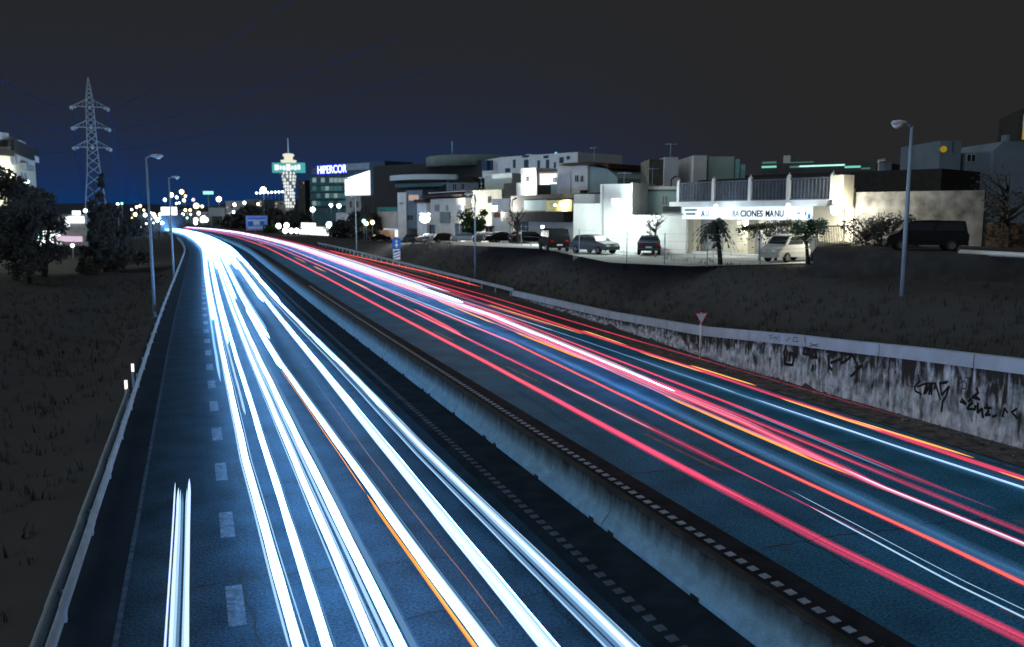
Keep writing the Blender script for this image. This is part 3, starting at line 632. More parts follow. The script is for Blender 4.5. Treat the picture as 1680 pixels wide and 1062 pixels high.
# ------------------------------------------------------------------ buildings
def plain(name, label, px0, t0, px1, t1, pytop, depth, m, cat='building', base=None, group=None, pybot=None, body='wall', roof=None):
    """a block whose front face spans two picture columns at two distances; returns (root, pixel->local function)"""
    a = at(px0, pytop, t0); c = at(px1, pytop, t1)
    p0 = Vector((a.x, a.y, 0)); p1 = Vector((c.x, c.y, 0)); W = (p1 - p0).length; rz = math.atan2(p1.y - p0.y, p1.x - p0.x)
    top = (a.z + at(px1, pytop, t1).z) / 2 if pybot is None or pybot > 0 else a.z
    bz = (min(ground(p0.x, p0.y), ground(p1.x, p1.y)) - .4) if base is None else base
    if pybot: bz = at((px0 + px1) / 2, pybot, (t0 + t1) / 2).z
    o = thing(name, label, cat, (p0.x, p0.y, bz), rz, group)
    H = top - bz
    Mi = (Matrix.Translation((p0.x, p0.y, bz)) @ Matrix.Rotation(rz, 4, 'Z')).inverted()
    org = Mi @ Vector((0, 0, CAM_H)); R3 = Mi.to_3x3()
    def loc(px, py, y=0.0):
        d = R3 @ ray(px, py); k = (y - org.y) / d.y; q = org + d * k; return q.x, q.z
    b = MB(); b.box(0, W, 0, depth, 0, H); b.build(body, m, o)
    if roof is not None:
        b = MB(); b.box(-.12, W + .12, -.12, depth + .12, H + .002, H + .22); b.build('roof_edge', roof, o)
    o['_'] = 0; del o['_']
    return o, loc, W, H
GL_D = glass('window_dark'); GL_L = emit('window_lit_warm', (1, .72, .6), .5, False); GL_B = mat('window_blueish', (.16, .2, .28), rough=.3)
FRM = mat('window_frame', (.5, .5, .5), rough=.6)
def win(o, loc, rects, pane=None, frame=None, name='window', y=0.0):
    for x0, y0, x1, y1 in rects:
        a = loc(x0, y1, y); c = loc(x1, y0, y); e = .06
        b = MB(); b.box(a[0] - e, c[0] + e, y - .05, y - .003, a[1] - e, c[1] + e); f = b.build(name, frame or FRM, o)
        b = MB(); b.box(a[0], c[0], y - .065, y - .052, a[1], c[1]); b.build('pane', pane or GL_D, f)
        mx_ = (a[0] + c[0]) / 2; b = MB(); b.box(mx_ - .03, mx_ + .03, y - .08, y - .067, a[1], c[1]); b.build('mullion', frame or FRM, f)
def patch(o, loc, px0, py0, px1, py1, name, m, d0=-.1, d1=-.003, y=0.0):
    a = loc(px0, py1, y); c = loc(px1, py0, y); b = MB(); b.box(min(a[0], c[0]), max(a[0], c[0]), y + d0, y + d1, min(a[1], c[1]), max(a[1], c[1])); return b.build(name, m, o)
def block(o, loc, px0, py0, px1, py1, name, m, y0, y1):
    a = loc(px0, py1, y0); c = loc(px1, py0, y0); b = MB(); b.box(a[0], c[0], y0, y1, a[1], c[1]); return b.build(name, m, o)
WHITE = mat('white_render', (.8, .82, .82), rough=.9, var=.16, scale=.5, streak=.25)
PALE = mat('pale_grey_render', (.54, .56, .58), rough=.9, var=.2, scale=.4, streak=.3)
TEAL = mat('greenish_render', (.32, .43, .43), rough=.9, var=.2, scale=.4, streak=.3)
BEIGE = mat('beige_render', (.62, .59, .48), rough=.9, var=.2, scale=.5, streak=.3)
CREAM = mat('cream_render', (.74, .71, .56), rough=.9, var=.12, scale=.5)
DGREY = mat('dark_cladding', (.055, .06, .065), rough=.8, var=.3, scale=.3)
BLUEG = mat('slate_blue_render', (.17, .23, .30), rough=.85, var=.2, scale=.4)
TILE = mat('brown_roof_tiles', (.07, .045, .035), rough=.9, var=.4, scale=2)
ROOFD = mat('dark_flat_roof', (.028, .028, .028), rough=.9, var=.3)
def lamp_light(p, power, col, name='floodlight', label=None, r=.18, bulb=None, rad=.15):
    """a lit lamp fitting: bulb mesh, housing and its own light"""
    th = thing(name, label, 'lamp', p)
    b = MB(); b.ball((0, 0, 0), r, 10, .8); b.build('bulb', bulb or emit('bulb_%d_%d' % (int(col[0] * 99), int(col[2] * 99)), col, 14, False), th)
    b = MB(); b.box(-r, r, r * .3, r * 1.6, r * .5, r * 1.1); b.tube([(0, r, r * .8), (0, r * 3.5, r * .8)], .03, 5); b.build('bracket', POLE, th)
    d = bpy.data.lights.new(name, 'POINT'); d.energy = power; d.color = col; d.shadow_soft_size = rad
    l = bpy.data.objects.new(name + '_glow', d); COL.objects.link(l); l.parent = th; l.location = (0, -r * 1.6, -.05); return th

# --- right: floodlit white house, workshop with sign, boundary wall
h1, lc, W, H = plain('white_house', 'tall white house wall glaring in floodlight above the parked hatchback', 985, 71, 1036, 70, 302, 11, WHITE); lc1 = lc
b = MB(); b.box(W, W + .12, -.1, 11, H * .3, H + .1); b.build('party_edge', WHITE, h1)
h2, lc, W, H = plain('house_wing', 'low white wing left of the floodlit house', 941, 71.4, 985, 71.2, 334, 9, WHITE)
patch(h2, lc, 941, 318, 985, 333.5, 'upper_wall', PALE, 1.5, 4)
h3, lc, W, H = plain('grey_house', 'grey green house with flat parapet between the floodlit house and the workshop', 1037, 75, 1118, 74, 306, 9, TEAL); lc3 = lc
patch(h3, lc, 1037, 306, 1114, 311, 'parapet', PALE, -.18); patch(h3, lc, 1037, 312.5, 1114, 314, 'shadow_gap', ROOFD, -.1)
h4, lc, W, H = plain('garage_annex', 'low white annex wall behind the dark saloon car', 1026, 69.8, 1126, 67.5, 353, 6, WHITE)
win(h4, lc, [(1056, 363, 1066, 391)], pane=WHITE, name='door'); patch(h4, lc, 1086, 351, 1126, 353, 'coping', PALE, -.15)
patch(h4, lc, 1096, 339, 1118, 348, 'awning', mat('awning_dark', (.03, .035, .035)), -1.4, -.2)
lamp_light(at(1010, 333, 68), 1150, (.86, 1.0, .94), label='floodlight glaring on the tall white house wall', r=.3, rad=.3)
lamp_light(at(1004, 362, 68), 170, (.86, 1.0, .94), label='lower floodlight on the white house wall above the parked hatchback', r=.22, rad=.3)
# roof stair towers
t1, lc, W, H = plain('stair_tower', 'narrow pale stair tower with dark side on the roofs behind the workshop', 1090, 84, 1113, 84, 258, 8, PALE, base=3)
t2, lc, W, H = plain('stair_tower', 'wider stair tower with teal lit side on the roofs behind the workshop', 1138, 83, 1160, 83, 255, 8, PALE, base=3)
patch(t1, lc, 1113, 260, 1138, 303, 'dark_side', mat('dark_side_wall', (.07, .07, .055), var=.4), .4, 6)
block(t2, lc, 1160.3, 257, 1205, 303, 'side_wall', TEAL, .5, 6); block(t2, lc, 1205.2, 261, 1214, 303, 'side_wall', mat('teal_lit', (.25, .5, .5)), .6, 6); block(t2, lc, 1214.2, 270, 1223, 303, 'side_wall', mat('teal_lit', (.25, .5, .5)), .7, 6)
# workshop
shop, sl, W, H = plain('repair_workshop', 'car repair workshop with long lit sign and lattice balcony', 1118, 70, 1385, 57, 330, 3.2, BEIGE, base=3.4)
SH_W, SH_H = W, H
patch(shop, sl, 1145, 358, 1188, 408, 'shutter', mat('shutter_grey', (.3, .31, .32), var=.2), -.12); patch(shop, sl, 1236, 360, 1290, 416, 'shutter', mat('shutter_pale', (.45, .46, .46), var=.25), -.12)
b = MB(); b.box(.2, W - .2, -1.5, -.003, H - .42, H); b.build('balcony_slab', PALE, shop)
zs = H
def bal(px): return sl(px, 320, -1.4)[0]
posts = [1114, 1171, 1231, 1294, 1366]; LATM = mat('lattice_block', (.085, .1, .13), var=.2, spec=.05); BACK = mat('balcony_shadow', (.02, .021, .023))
xs = [bal(p) for p in posts]; ht = 1.45
for x in xs:
    b = MB(); b.box(x - .13, x + .13, -1.53, -1.27, zs + .002, zs + ht + .12); b.lathe([(.12, zs + ht + .121), (.16, zs + ht + .2), (.05, zs + ht + .3), (.02, zs + ht + .42)], 8, (x, -1.4, 0)); b.build('balcony_post', PALE, shop)
for x0, x1 in zip(xs, xs[1:]):
    b = MB(); a0, a1 = x0 + .132, x1 - .132; n = max(4, int((a1 - a0) / .3)); st = (a1 - a0) / n
    b.box(a0, a1, -1.45, -1.35, zs + .004, zs + .12); b.box(a0, a1, -1.46, -1.34, zs + ht - .08, zs + ht + .02)
    for i in range(1, n): b.box(a0 + i * st - .03, a0 + i * st + .03, -1.43, -1.37, zs + .121, zs + ht - .081)
    for k in range(1, 4): b.box(a0 + .01, a1 - .01, -1.365 + .001, -1.358, zs + .12 + k * (ht - .2) / 4 - .03, zs + .12 + k * (ht - .2) / 4 + .03)
    for i in range(n):
        for k in range(4):
            cx = a0 + (i + .5) * st; cz = zs + .12 + (k + .5) * (ht - .2) / 4; r = .1
            for q in range(8):
                A0, A1 = q * math.pi / 4, (q + 1) * math.pi / 4
                b.quad(*[(cx + math.cos(A) * rr_, -1.40, cz + math.sin(A) * rr_) for A, rr_ in ((A0, r), (A1, r), (A1, r - .05), (A0, r - .05))])
    b.build('balcony_lattice', LATM, shop)
b = MB(); b.box(xs[0], xs[-1], .6, .7, zs + .01, zs + ht + .3); b.build('upper_wall', BACK, shop)  # shade behind the lattice put into a near-black wall colour
x = bal(1378); b = MB(); b.box(x - .45, x + .35, -1.55, -.5, zs - .6, zs + ht + .1); b.build('end_pier', BEIGE, shop)
for px, m, wd in ((1121, BEIGE, .0), (1135, BEIGE, .55), (1229, CREAM, .2)):
    if wd: x = sl(px, 380, -.6)[0]; b = MB(); b.box(x - wd, x + wd, -.9, -.13, 0, H - .425); b.build('pillar', m, shop)
b = MB(); b.box(0, W, -1.1, -.13, 0, .62); b.build('plinth', PALE, shop)
# sign
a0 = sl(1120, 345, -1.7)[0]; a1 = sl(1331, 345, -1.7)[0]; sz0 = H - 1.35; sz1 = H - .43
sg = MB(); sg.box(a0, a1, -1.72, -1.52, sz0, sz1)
sign = sg.build('sign_board', emit('sign_backlit', (.78, .92, 1.0), 1.35), shop)  # floodlight on the board put in as its own glow
BLK = mat('sign_black', (.01, .01, .012)); SBL = mat('sign_blue', (.05, .18, .5)); DRED = mat('sign_dark_red', (.12, .01, .02))
def text(s, size, x, y, z, m, parent, name='sign_lettering', bold=0.0, rx=True, squeeze=1.0, align='LEFT', depth=.01):
    cu = bpy.data.curves.new(name, 'FONT'); cu.body = s; cu.size = size; cu.offset = bold; cu.extrude = depth; cu.align_x = align
    tmp = bpy.data.objects.new(name, cu); COL.objects.link(tmp); dg = bpy.context.evaluated_depsgraph_get(); me = bpy.data.meshes.new_from_object(tmp.evaluated_get(dg))
    bpy.data.objects.remove(tmp); me.materials.clear(); me.materials.append(m)
    o = bpy.data.objects.new(name, me); COL.objects.link(o); o.parent = parent; o.location = (x, y, z); o.rotation_euler = (R(90), 0, 0); o.scale = (squeeze, 1, 1); return o
hgt = sz1 - sz0
def sx(px): return sl(px, 346, -1.72)[0]
def fit(s, px0, px1, size, z, m, bold=.02):
    o = text(s, size, sx(px0), -1.735, z, m, sign, bold=bold); w0 = o.dimensions.x or 1
    xs_ = [v.co.x for v in o.data.vertices]; o.scale = ((sx(px1) - sx(px0)) / max(.1, max(xs_)), 1, 1)
fit('A', 1151, 1156.5, .62, sz0 + .22, SBL); fit('U', 1158, 1163, .62, sz0 + .22, emit('sign_washed', (.7, .85, 1), .75, False))
fit('RA', 1202, 1213, .62, sz0 + .22, mat('sign_grey', (.3, .28, .33)), .01); fit('CIONES', 1215, 1252, .62, sz0 + .22, BLK, .016); fit('MA', 1256, 1270, .62, sz0 + .22, BLK, .016); fit('NU', 1271, 1286, .62, sz0 + .22, DRED, .01)
for k, (u0, u1) in enumerate(((1123.5, 1143), (1126, 1140))):
    b = MB()
    zz = sz1 - .3 - k * .3; x = sx(u0)
    while x < sx(u1): b.box(x, x + .11, -1.735, -1.721, zz, zz + .17); x += .15
    b.build('small_lettering', mat('sign_slate', (.1, .13, .17)), sign)
b = MB(); b.box(sx(1308), sx(1313), -1.735, -1.721, sz0 + .42, sz0 + .5); b.box(sx(1321), sx(1323), -1.735, -1.721, sz0 + .3, sz0 + .55); b.box(sx(1326), sx(1330), -1.735, -1.721, sz0 + .1, sz0 + .4); b.build('sign_emblem', SBL, sign)
for px, pw in ((1190, 130), (1309, 110)):
    q = shop.matrix_basis @ Vector((sx(px), -2.7, sz1 + .05)); lamp_light(q, pw, (.8, .95, 1.0), 'sign_lamp', 'sign lamp on the %s of the workshop sign' % ('left part' if px < 1250 else 'right part'), r=.13)
lamp_light(at(1371, 347, 55.4), 1500, (1.0, .92, .74), label='warm white floodlight at the right end of the workshop', r=.3, rad=.3)
lamp_light(at(1212, 366, 63), 220, (1.0, .9, .7), 'canopy_lamp', 'small warm lamp under the workshop balcony', r=.08)
# boundary wall to the right
bw, bl, W, H = plain('plaster_boundary_wall', 'rough grey plaster boundary wall behind the dark van', 1386, 56.5, 1616, 51, 314, .35, mat('rough_grey_plaster', (.20, .20, .195), rough=.95, var=.7, scale=1.1, streak=.45, fine=.2), 'wall', base=4.9)
patch(bw, bl, 1387, 309, 1404, 400, 'end_panel', CREAM, -.12)
fe, fl, W, H = plain('wooden_fence', 'brown wooden fence at the end of the plaster wall', 1619, 51, 1760, 47, 366, .12, mat('brown_boards', (.09, .05, .025), var=.6, scale=1.2, streak=.6), 'fence', base=4.9, body='boards')
TZ = 5.05
tc_ = thing('raised_terrace', 'dark raised terrace carrying the plaster wall and the dark van', 'terrace', on_z(1500, 414, 3.0)); T0 = Vector(tc_.location)
qs = [at(1334, 414, 43.6), at(1780, 425, 39.0), at(1780, 400, 58), at(1343, 400, 58)]
b = MB(); lo_ = [b.V((q.x - T0.x, q.y - T0.y, 2.6 - T0.z)) for q in qs]; hi_ = [b.V((q.x - T0.x, q.y - T0.y, TZ - T0.z)) for q in qs]; b.F(hi_)
for i in range(4): b.F([lo_[i], lo_[(i + 1) % 4], hi_[(i + 1) % 4], hi_[i]])
b.build('terrace_body', mat('terrace_dark', (.068, .07, .073), rough=1, var=.3, scale=1.5, spec=0), tc_)
lk = MB(); p0, p1 = on_z(1575, 414, TZ + .06), on_z(1760, 424, TZ + .06)
lk.tube([p0, p1], .14, 4); tag(lk.build('low_kerb_wall', WHITE), 'low pale kerb wall in front of the brown fence', 'kerb')
ln = MB(); p0, p1 = on_z(1405, 401, 4.0), on_z(1560, 411, 4.0)
gt = thing('railing', 'pale iron railing beside the floodlit end of the workshop', 'railing', on_z(1345, 406, TZ))
b = MB(); L0 = Vector(gt.location); A, B = on_z(1338, 405.5, TZ) - L0, on_z(1396, 404, TZ) - L0
for k in range(22): q = A.lerp(B, k / 21); b.tube([q, q + Vector((0, 0, 1.25))], .018, 4)
b.tube([A + Vector((0, 0, 1.2)), B + Vector((0, 0, 1.2))], .025, 4); b.build('bars', mat('iron_bars', (.1, .1, .1)), gt)
b = MB(); b.tube([A + Vector((0, .6, 0)), B + Vector((0, .6, 0))], .3, 4); b.build('plinth', CREAM, gt)

# --- far right, dark houses
dh, dl_, W, H = plain('dark_house', 'dark slate house in shade with yellow lamp, above the plaster wall', 1543, 88, 1578, 88, 231, 9, BLUEG, base=3)
block(dh, dl_, 1578.3, 251, 1630, 330, 'wing', BLUEG, .2, 8); win(dh, dl_, [(1586, 254, 1600, 265)], y=.2)
b = MB(); x0 = dl_(1627, 250)[0]; x1 = dl_(1720, 250)[0]; zt = dl_(1642, 233)[1]; ze = dl_(1627, 247)[1]
b.prism([(x0, 0), (x1, 0), (x1, zt), (dl_(1642, 233)[0], zt), (x0, ze)], -.4, 8); b.build('gable', BLUEG, dh)
block(dh, dl_, 1651, 221, 1657, 234, 'chimney', BLUEG, 1, 2); patch(dh, dl_, 1562, 232, 1563.5, 250, 'downpipe', ROOFD)
q = at(1548, 245, 86.5); yl = thing('wall_lamp', 'round dim yellow lamp on the corner of the dark house', 'lamp', q)
b = MB(); b.ball((0, 0, 0), .32, 10); b.build('globe', emit('yellow_globe', (.55, .36, .02), .5, False), yl); b = MB(); b.tube([(0, .2, 0), (0, 1.6, 0)], .05, 5); b.build('bracket', POLE, yl)
tb, tl, W, H = plain('tower_block', 'dark tower block with yellow lit stairwell at the right edge', 1674, 120, 1760, 118, 178, 14, mat('tower_dark', (.05, .05, .05)), base=3)
win(tb, tl, [(1677, 188, 1690, 229)], pane=emit('stairwell_yellow', (.62, .45, .02), .6, False))
gc, gl_, W, H = plain('lit_canopy', 'dark flat roofed station with teal strip lights along its edge', 1250, 150, 1438, 138, 268, 20, DGREY, base=3)
STRIP = emit('teal_strip', (.28, .95, .75), .75, False); STRIP2 = emit('teal_strip_dim', (.3, .75, .6), .22, False)
patch(gc, gl_, 1251, 265, 1274, 269, 'strip_light', STRIP2); patch(gc, gl_, 1250, 272, 1274, 276, 'strip_light', STRIP); patch(gc, gl_, 1296, 265, 1335, 268, 'strip_light', STRIP2); patch(gc, gl_, 1296, 272, 1312, 276, 'strip_light', STRIP2)
patch(gc, gl_, 1310, 269.5, 1386, 274.5, 'strip_light', emit('teal_strip_bright', (.5, 1, .88), 1.3, False)); patch(gc, gl_, 1386, 272, 1412, 276, 'strip_light', STRIP); patch(gc, gl_, 1413, 275, 1428, 278, 'strip_light', STRIP2)
block(gc, gl_, 1285, 255, 1297, 268, 'roof_unit', PALE, 2, 4)
ant = thing('tv_antenna', 'small television antenna on the roofline right of the teal strip', 'antenna', at(1441, 281, 100))
b = MB(); b.tube([(0, 0, -1), (0, 0, 1.3)], .05, 5); b.build('mast', LENS, ant); b = MB(); b.tube([(-.2, 0, 1.0), (.7, 0, 1.25)], .05, 4)
for k in range(5): b.tube([(-.1 + k * .18, -.3, 1.03 + k * .05), (-.1 + k * .18, .3, 1.03 + k * .05)], .03, 4); b.tube([(-.1 + k * .18, 0, .8 + k * .05), (-.1 + k * .18, 0, 1.28 + k * .05)], .03, 4)
b.build('elements', LENS, ant)
rb, _, W, H = plain('roof_cabin', 'small pale cabin on the dark roofline beside the antenna', 1452, 100, 1463, 100, 267, 2, BLUEG, base=3)
dr, _, W, H = plain('dark_roofs', 'long dark building filling the roofline behind the workshop', 1222, 95, 1545, 80, 283, 10, ROOFD, base=3)

# --- middle: terraced houses
ha, la, W, H = plain('hip_roof_house', 'white house with brown hipped roof and teal side wall', 935, 104, 964, 102, 272, 7, mat('white_render_warm', (.74, .73, .72), var=.1), base=2)
b = MB(); x0, z0 = la(964.3, 272, .3); pts = [la(964.3, 272, .3), la(997, 277, .3), la(1013, 292, .3), la(1013, 330, .3), la(964.3, 330, .3)]
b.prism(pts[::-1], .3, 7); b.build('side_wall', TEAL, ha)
b = MB(); r0 = la(916, 272, -.4); r1 = la(963, 265.5, -.4); r2 = la(985, 268, -.4); r3 = la(998, 276, -.4)
b.prism([(r0[0], r0[1]), (r3[0], r0[1] - .1), (r3[0], r3[1]), (r2[0], r2[1]), (r1[0], r1[1]), (la(927, 268, -.4)[0], la(927, 268, -.4)[1])], -.4, 7.5); b.build('roof', TILE, ha)
block(ha, la, 914, 273.5, 934.8, 330, 'wing', PALE, .1, 6); patch(ha, la, 956, 312, 964, 322, 'awning', ROOFD, -.5)
hb, lb, W, H = plain('stair_tower_house', 'plain white stair tower between the dark roofs', 855, 118, 880, 116, 276, 5, mat('white_render_cool', (.74, .75, .76), var=.1), base=2)
block(hb, lb, 847, 300, 854.8, 330, 'step', PALE, .1, 4); block(hb, lb, 880.2, 284, 914, 330, 'rear_wall', PALE, .6, 6); patch(hb, lb, 880.2, 281, 914, 285, 'eaves', TILE, .2, .58)
win(hb, lb, [(882, 290, 885, 297), (908, 292, 913, 299)], y=.6)
hc, l_, W, H = plain('curved_water_tank', 'pale rounded tank wall below the hipped roof house', 904, 108, 934, 106, 302, 3, TEAL, base=2)
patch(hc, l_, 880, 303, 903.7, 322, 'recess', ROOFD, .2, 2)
hd, ld, W, H = plain('shed_row', 'low dark roofed row with pale wall and lit yellow porch', 838, 112, 985, 92, 319, 5, ROOFD, base=2)
patch(hd, ld, 862, 328, 899, 346, 'wall_panel', TEAL, -.2); patch(hd, ld, 899.2, 328, 942, 347, 'porch', mat('yellow_porch', (.6, .55, .25), var=.3), -.3)
patch(hd, ld, 945, 321, 985, 333, 'wall_panel', TEAL, -.25)
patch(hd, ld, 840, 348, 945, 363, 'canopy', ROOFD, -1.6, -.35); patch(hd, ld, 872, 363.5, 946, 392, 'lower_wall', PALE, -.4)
win(hd, ld, [(856, 364, 871, 391)], name='door', y=-.3)
lamp_light(at(890, 373, 86), 900, (.85, 1, .98), 'street_lantern', 'small white lantern before the lower wall under the long canopy', r=.16)
q = at(921, 335, 98.4); lamp_light(q, 220, (1, .9, .55), 'porch_lamp', 'warm lamp lighting the yellow porch', r=.22)
lamp_light(at(911, 337, 99.2), 120, (1, .9, .55), 'porch_lamp', 'second warm lamp at the left of the yellow porch', r=.14)
he, le, W, H = plain('brick_panel_house', 'white lit house with small brick panel and round lamp', 807, 130, 836, 128, 326, 6, mat('white_render', (.6, .6, .58)), base=1.5)
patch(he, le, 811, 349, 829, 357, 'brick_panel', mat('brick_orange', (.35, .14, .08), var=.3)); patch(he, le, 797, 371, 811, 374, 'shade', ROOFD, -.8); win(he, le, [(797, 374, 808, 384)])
lamp_light(at(811, 343, 113), 8200, (1, .98, .9), label='round lamp on the house with the brick panel', r=.4)
hf, lf, W, H = plain('beige_house', 'beige house with wide blank wall behind the lamp pole', 763, 146, 823, 138, 312, 8, BEIGE, base=1.5)
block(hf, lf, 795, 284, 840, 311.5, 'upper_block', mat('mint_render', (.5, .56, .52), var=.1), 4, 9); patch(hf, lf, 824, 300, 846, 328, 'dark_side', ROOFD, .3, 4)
hg, lg, W, H = plain('two_storey_house', 'two storey house with dark tiled eaves and lamp glaring on its corner', 700, 160, 763, 144, 326, 8, mat('render_grey_warm', (.64, .63, .57), var=.15, streak=.2, scale=.5), base=1.5)
b = MB(); a = lg(696, 325); c = lg(764, 318); b.box(a[0], c[0], -.7, 8, a[1], c[1]); b.build('roof', TILE, hg)
block(hg, lg, 703, 312.5, 765, 317.8, 'roof_parapet', PALE, .5, 7)
block(hg, lg, 685, 333, 699.7, 392, 'bay', mat('white_render', (.6, .6, .58)), -.6, 6); b = MB(); a = lg(682, 333, -.6); c = lg(701, 327, -.6); b.box(a[0], c[0], -1.0, 6, a[1], c[1]); b.build('bay_roof', TILE, hg)
win(hg, lg, [(714, 336, 721, 347), (732, 337, 735, 346), (751, 336, 757, 351)], pane=GL_B); patch(hg, lg, 724, 348, 739, 366, 'shutter', mat('shutter_slate', (.2, .24, .25)), -.3)
win(hg, lg, [(704, 369, 714, 386), (747, 367, 762, 388)], name='door')
lamp_light(at(697, 359, 141), 8000, (1, 1, .93), label='glaring round lamp on the corner of the two storey house', r=.85)
hh, lh, W, H = plain('gabled_house', 'gabled house with dark roof and bluish front behind the two storey house', 732, 172, 785, 170, 300, 9, mat('bluish_render', (.2, .24, .3)), base=1.5)
b = MB(); b.prism([lh(712, 313), lh(790, 306), lh(770, 290), lh(738, 296)][::-1], .3, 9); b.build('roof', ROOFD, hh); win(hh, lh, [(743, 302, 749, 312), (757, 301, 762, 311)])
hi_, li, W, H = plain('white_tower_house', 'white narrow tower house left of the grey block', 652, 190, 666, 188, 316, 7, WHITE, base=1)
block(hi_, li, 666.2, 312, 693, 375, 'grey_block', BLUEG, .4, 7); win(hi_, li, [(671, 320, 679, 329), (679.8, 320, 687, 329)], pane=GL_L, y=.4); win(hi_, li, [(669, 353, 678, 362)], y=.4)
block(hi_, li, 620, 347, 651.8, 375, 'low_wing', PALE, .3, 6); patch(hi_, li, 618, 340, 651.8, 346.6, 'green_roof', mat('teal_roof', (.05, .28, .27)), .1, 6)
hj, lj, W, H = plain('old_tower_house', 'old pale house with tower and tall arched windows', 567, 258, 592, 255, 322, 6, mat('old_stone_render', (.34, .35, .33), var=.2), base=1)
win(hj, lj, [(574, 330, 577, 341), (585, 330, 588, 341)]); block(hj, lj, 552, 349, 566.8, 385, 'low_wing', PALE, .3, 5); block(hj, lj, 566, 352, 575, 372, 'porch', PALE, -1.2, -.1)
win(hj, lj, [(570, 358, 573, 369), (581, 358, 584, 369)], y=-.0)
hk, lk_, W, H = plain('kiosk_row', 'row of bright shop stalls with pink lit front', 612, 205, 646, 198, 374, 4, mat('salmon_front', (.55, .35, .27), var=.2), base=1)
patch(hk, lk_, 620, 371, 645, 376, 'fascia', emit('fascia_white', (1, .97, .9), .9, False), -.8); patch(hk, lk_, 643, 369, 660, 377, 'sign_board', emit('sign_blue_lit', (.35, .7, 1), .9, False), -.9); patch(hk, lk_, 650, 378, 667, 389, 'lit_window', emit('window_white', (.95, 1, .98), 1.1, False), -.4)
lamp_light(at(618, 380, 199), 400, (1, .85, .65), 'stall_lamp', 'warm lamp before the pink stall front', r=.25)
# floodlit stalls beside the road
fs, lf2, W, H = plain('market_stalls', 'cluster of floodlit white stalls beside the far lanes', 492, 290, 552, 262, 372, 4, mat('stall_white', (.7, .72, .7), var=.2), base=1)
for r_ in ((497, 366, 518, 374), (494, 378, 506, 393), (510, 374, 530, 392), (532, 378, 548, 392)): patch(fs, lf2, *r_, 'lit_panel', emit('stall_floodlight_glow', (1, 1, .96), 1.6, False), -.6)  # floodlight on the stalls put in as glowing panels
for x_, y_ in ((468, 388), (478, 387), (487, 389), (500, 390), (557, 386), (562, 384)): lit_lamp(x_, y_, 270, .8, BULB_C, 'small white light beside the floodlit stalls', 'small lights by the stalls')
for x_, y_, bl in ((597, 363, BULB_G), (601, 367, BULB_W), (611, 365, BULB_W), (555, 395, BULB_C)): lit_lamp(x_, y_, 190 if x_ > 590 else 240, .45, bl, 'small round light in the dark trees before the shop stalls', 'small lights in the trees')

# --- small fittings on the houses
def aerial(label, px, py, t_, h):
    q = at(px, py, t_); a = thing('tv_antenna', label, 'antenna', q, random.uniform(-.6, .6))
    b = MB(); b.tube([(0, 0, -.6), (0, 0, h)], .035, 5); b.build('mast', POLE, a); b = MB(); b.tube([(-.5, 0, h - .1), (.6, 0, h - .1)], .03, 4)
    for k in range(5): b.tube([(-.45 + k * .24, -.3, h - .1), (-.45 + k * .24, .3, h - .1)], .022, 4)
    b.build('elements', POLE, a)
aerial('television antenna on the brown hipped roof', 975, 267, 101, 1.8); aerial('television antenna on the white stair tower', 868, 276, 116, 1.9); aerial('television antenna on the grey green house', 1070, 305, 77, 1.6)
aerial('television antenna on the beige house', 790, 311, 142, 2.0); aerial('television antenna on the narrow stair tower', 1100, 257, 85, 1.3); aerial('television antenna above the two storey house', 735, 311, 152, 2.0); aerial('television antenna on the floodlit house', 1024, 302, 72, 1.0)
def ac_unit(o, l, px, py, y=0.0):
    x, z = l(px, py, y); b = MB(); b.box(x - .4, x + .4, y - .42, y - .06, z - .28, z + .28); u = b.build('air_conditioner', LENS, o); b = MB(); b.M = Matrix.Translation((x, y - .43, z)) @ Matrix.Rotation(R(90), 4, 'X'); b.lathe([(.2, -.01), (.22, 0), (.2, .01)], 12); b.build('fan_grille', ROOFD, u)
ac_unit(hf, lf, 779, 330); ac_unit(hg, lg, 744, 356); ac_unit(h3, lc3, 1050, 335); ac_unit(hi_, li, 659, 334)
win(hf, lf, [(770, 327, 775, 337), (801, 322, 806, 333)]); win(hb, lb, [(864, 290, 868, 298)]); win(h3, lc3, [(1086, 322, 1096, 336)], pane=GL_B); win(ha, la, [(944, 288, 949, 298), (953, 289, 957, 298)])
for o_, l_, px_, y0_, y1_ in ((h1, lc1, 990, 304, 400), (h3, lc3, 1044, 314, 350), (hf, lf, 764, 314, 350), (hb, lb, 857, 278, 316), (ha, la, 937, 274, 318)):
    a_ = l_(px_, y1_); c_ = l_(px_, y0_); b = MB(); b.tube([(a_[0], -.07, a_[1]), (c_[0], -.07, c_[1])], .05, 6); b.build('downpipe', PALE, o_)
# --- shopping centre
mall, lm, W, H = plain('shopping_centre', 'dark shopping centre with pale drum and curved white fascia', 612, 330, 800, 290, 268, 40, mat('mall_dark', (.04, .042, .045)), base=1)
b = MB(); c0 = lm(740, 270)[0]; zb, zt = lm(740, 273)[1], lm(740, 257)[1]; rd = (lm(790, 265)[0] - lm(680, 265)[0]) / 2
b.lathe([(rd, zb), (rd, zt), (rd * .96, zt + .2)], 40, (c0, rd * .6 + 1, 0)); b.build('drum', mat('drum_concrete', (.2, .26, .25), var=.2, streak=.4, scale=.3), mall)
b = MB(); rows_ = []
for k in range(17):
    u = k / 16; px = 643 + 110 * u; x, zl = lm(px, 297 - 2 * math.sin(u * 1.5)); _, zh = lm(px, 289 - 2.5 * math.sin(u * 1.6)); y = -6 + 5 * (2 * u - 1) ** 2
    rows_.append([Vector((x, y, zl)), Vector((x, y, zh)), Vector((x, y + 2, zh)), Vector((x, y + 2, zl))])
b.ring_tube(rows_, smooth=False); b.build('fascia', mat('fascia_pale', (.6, .72, .78), var=.1), mall)
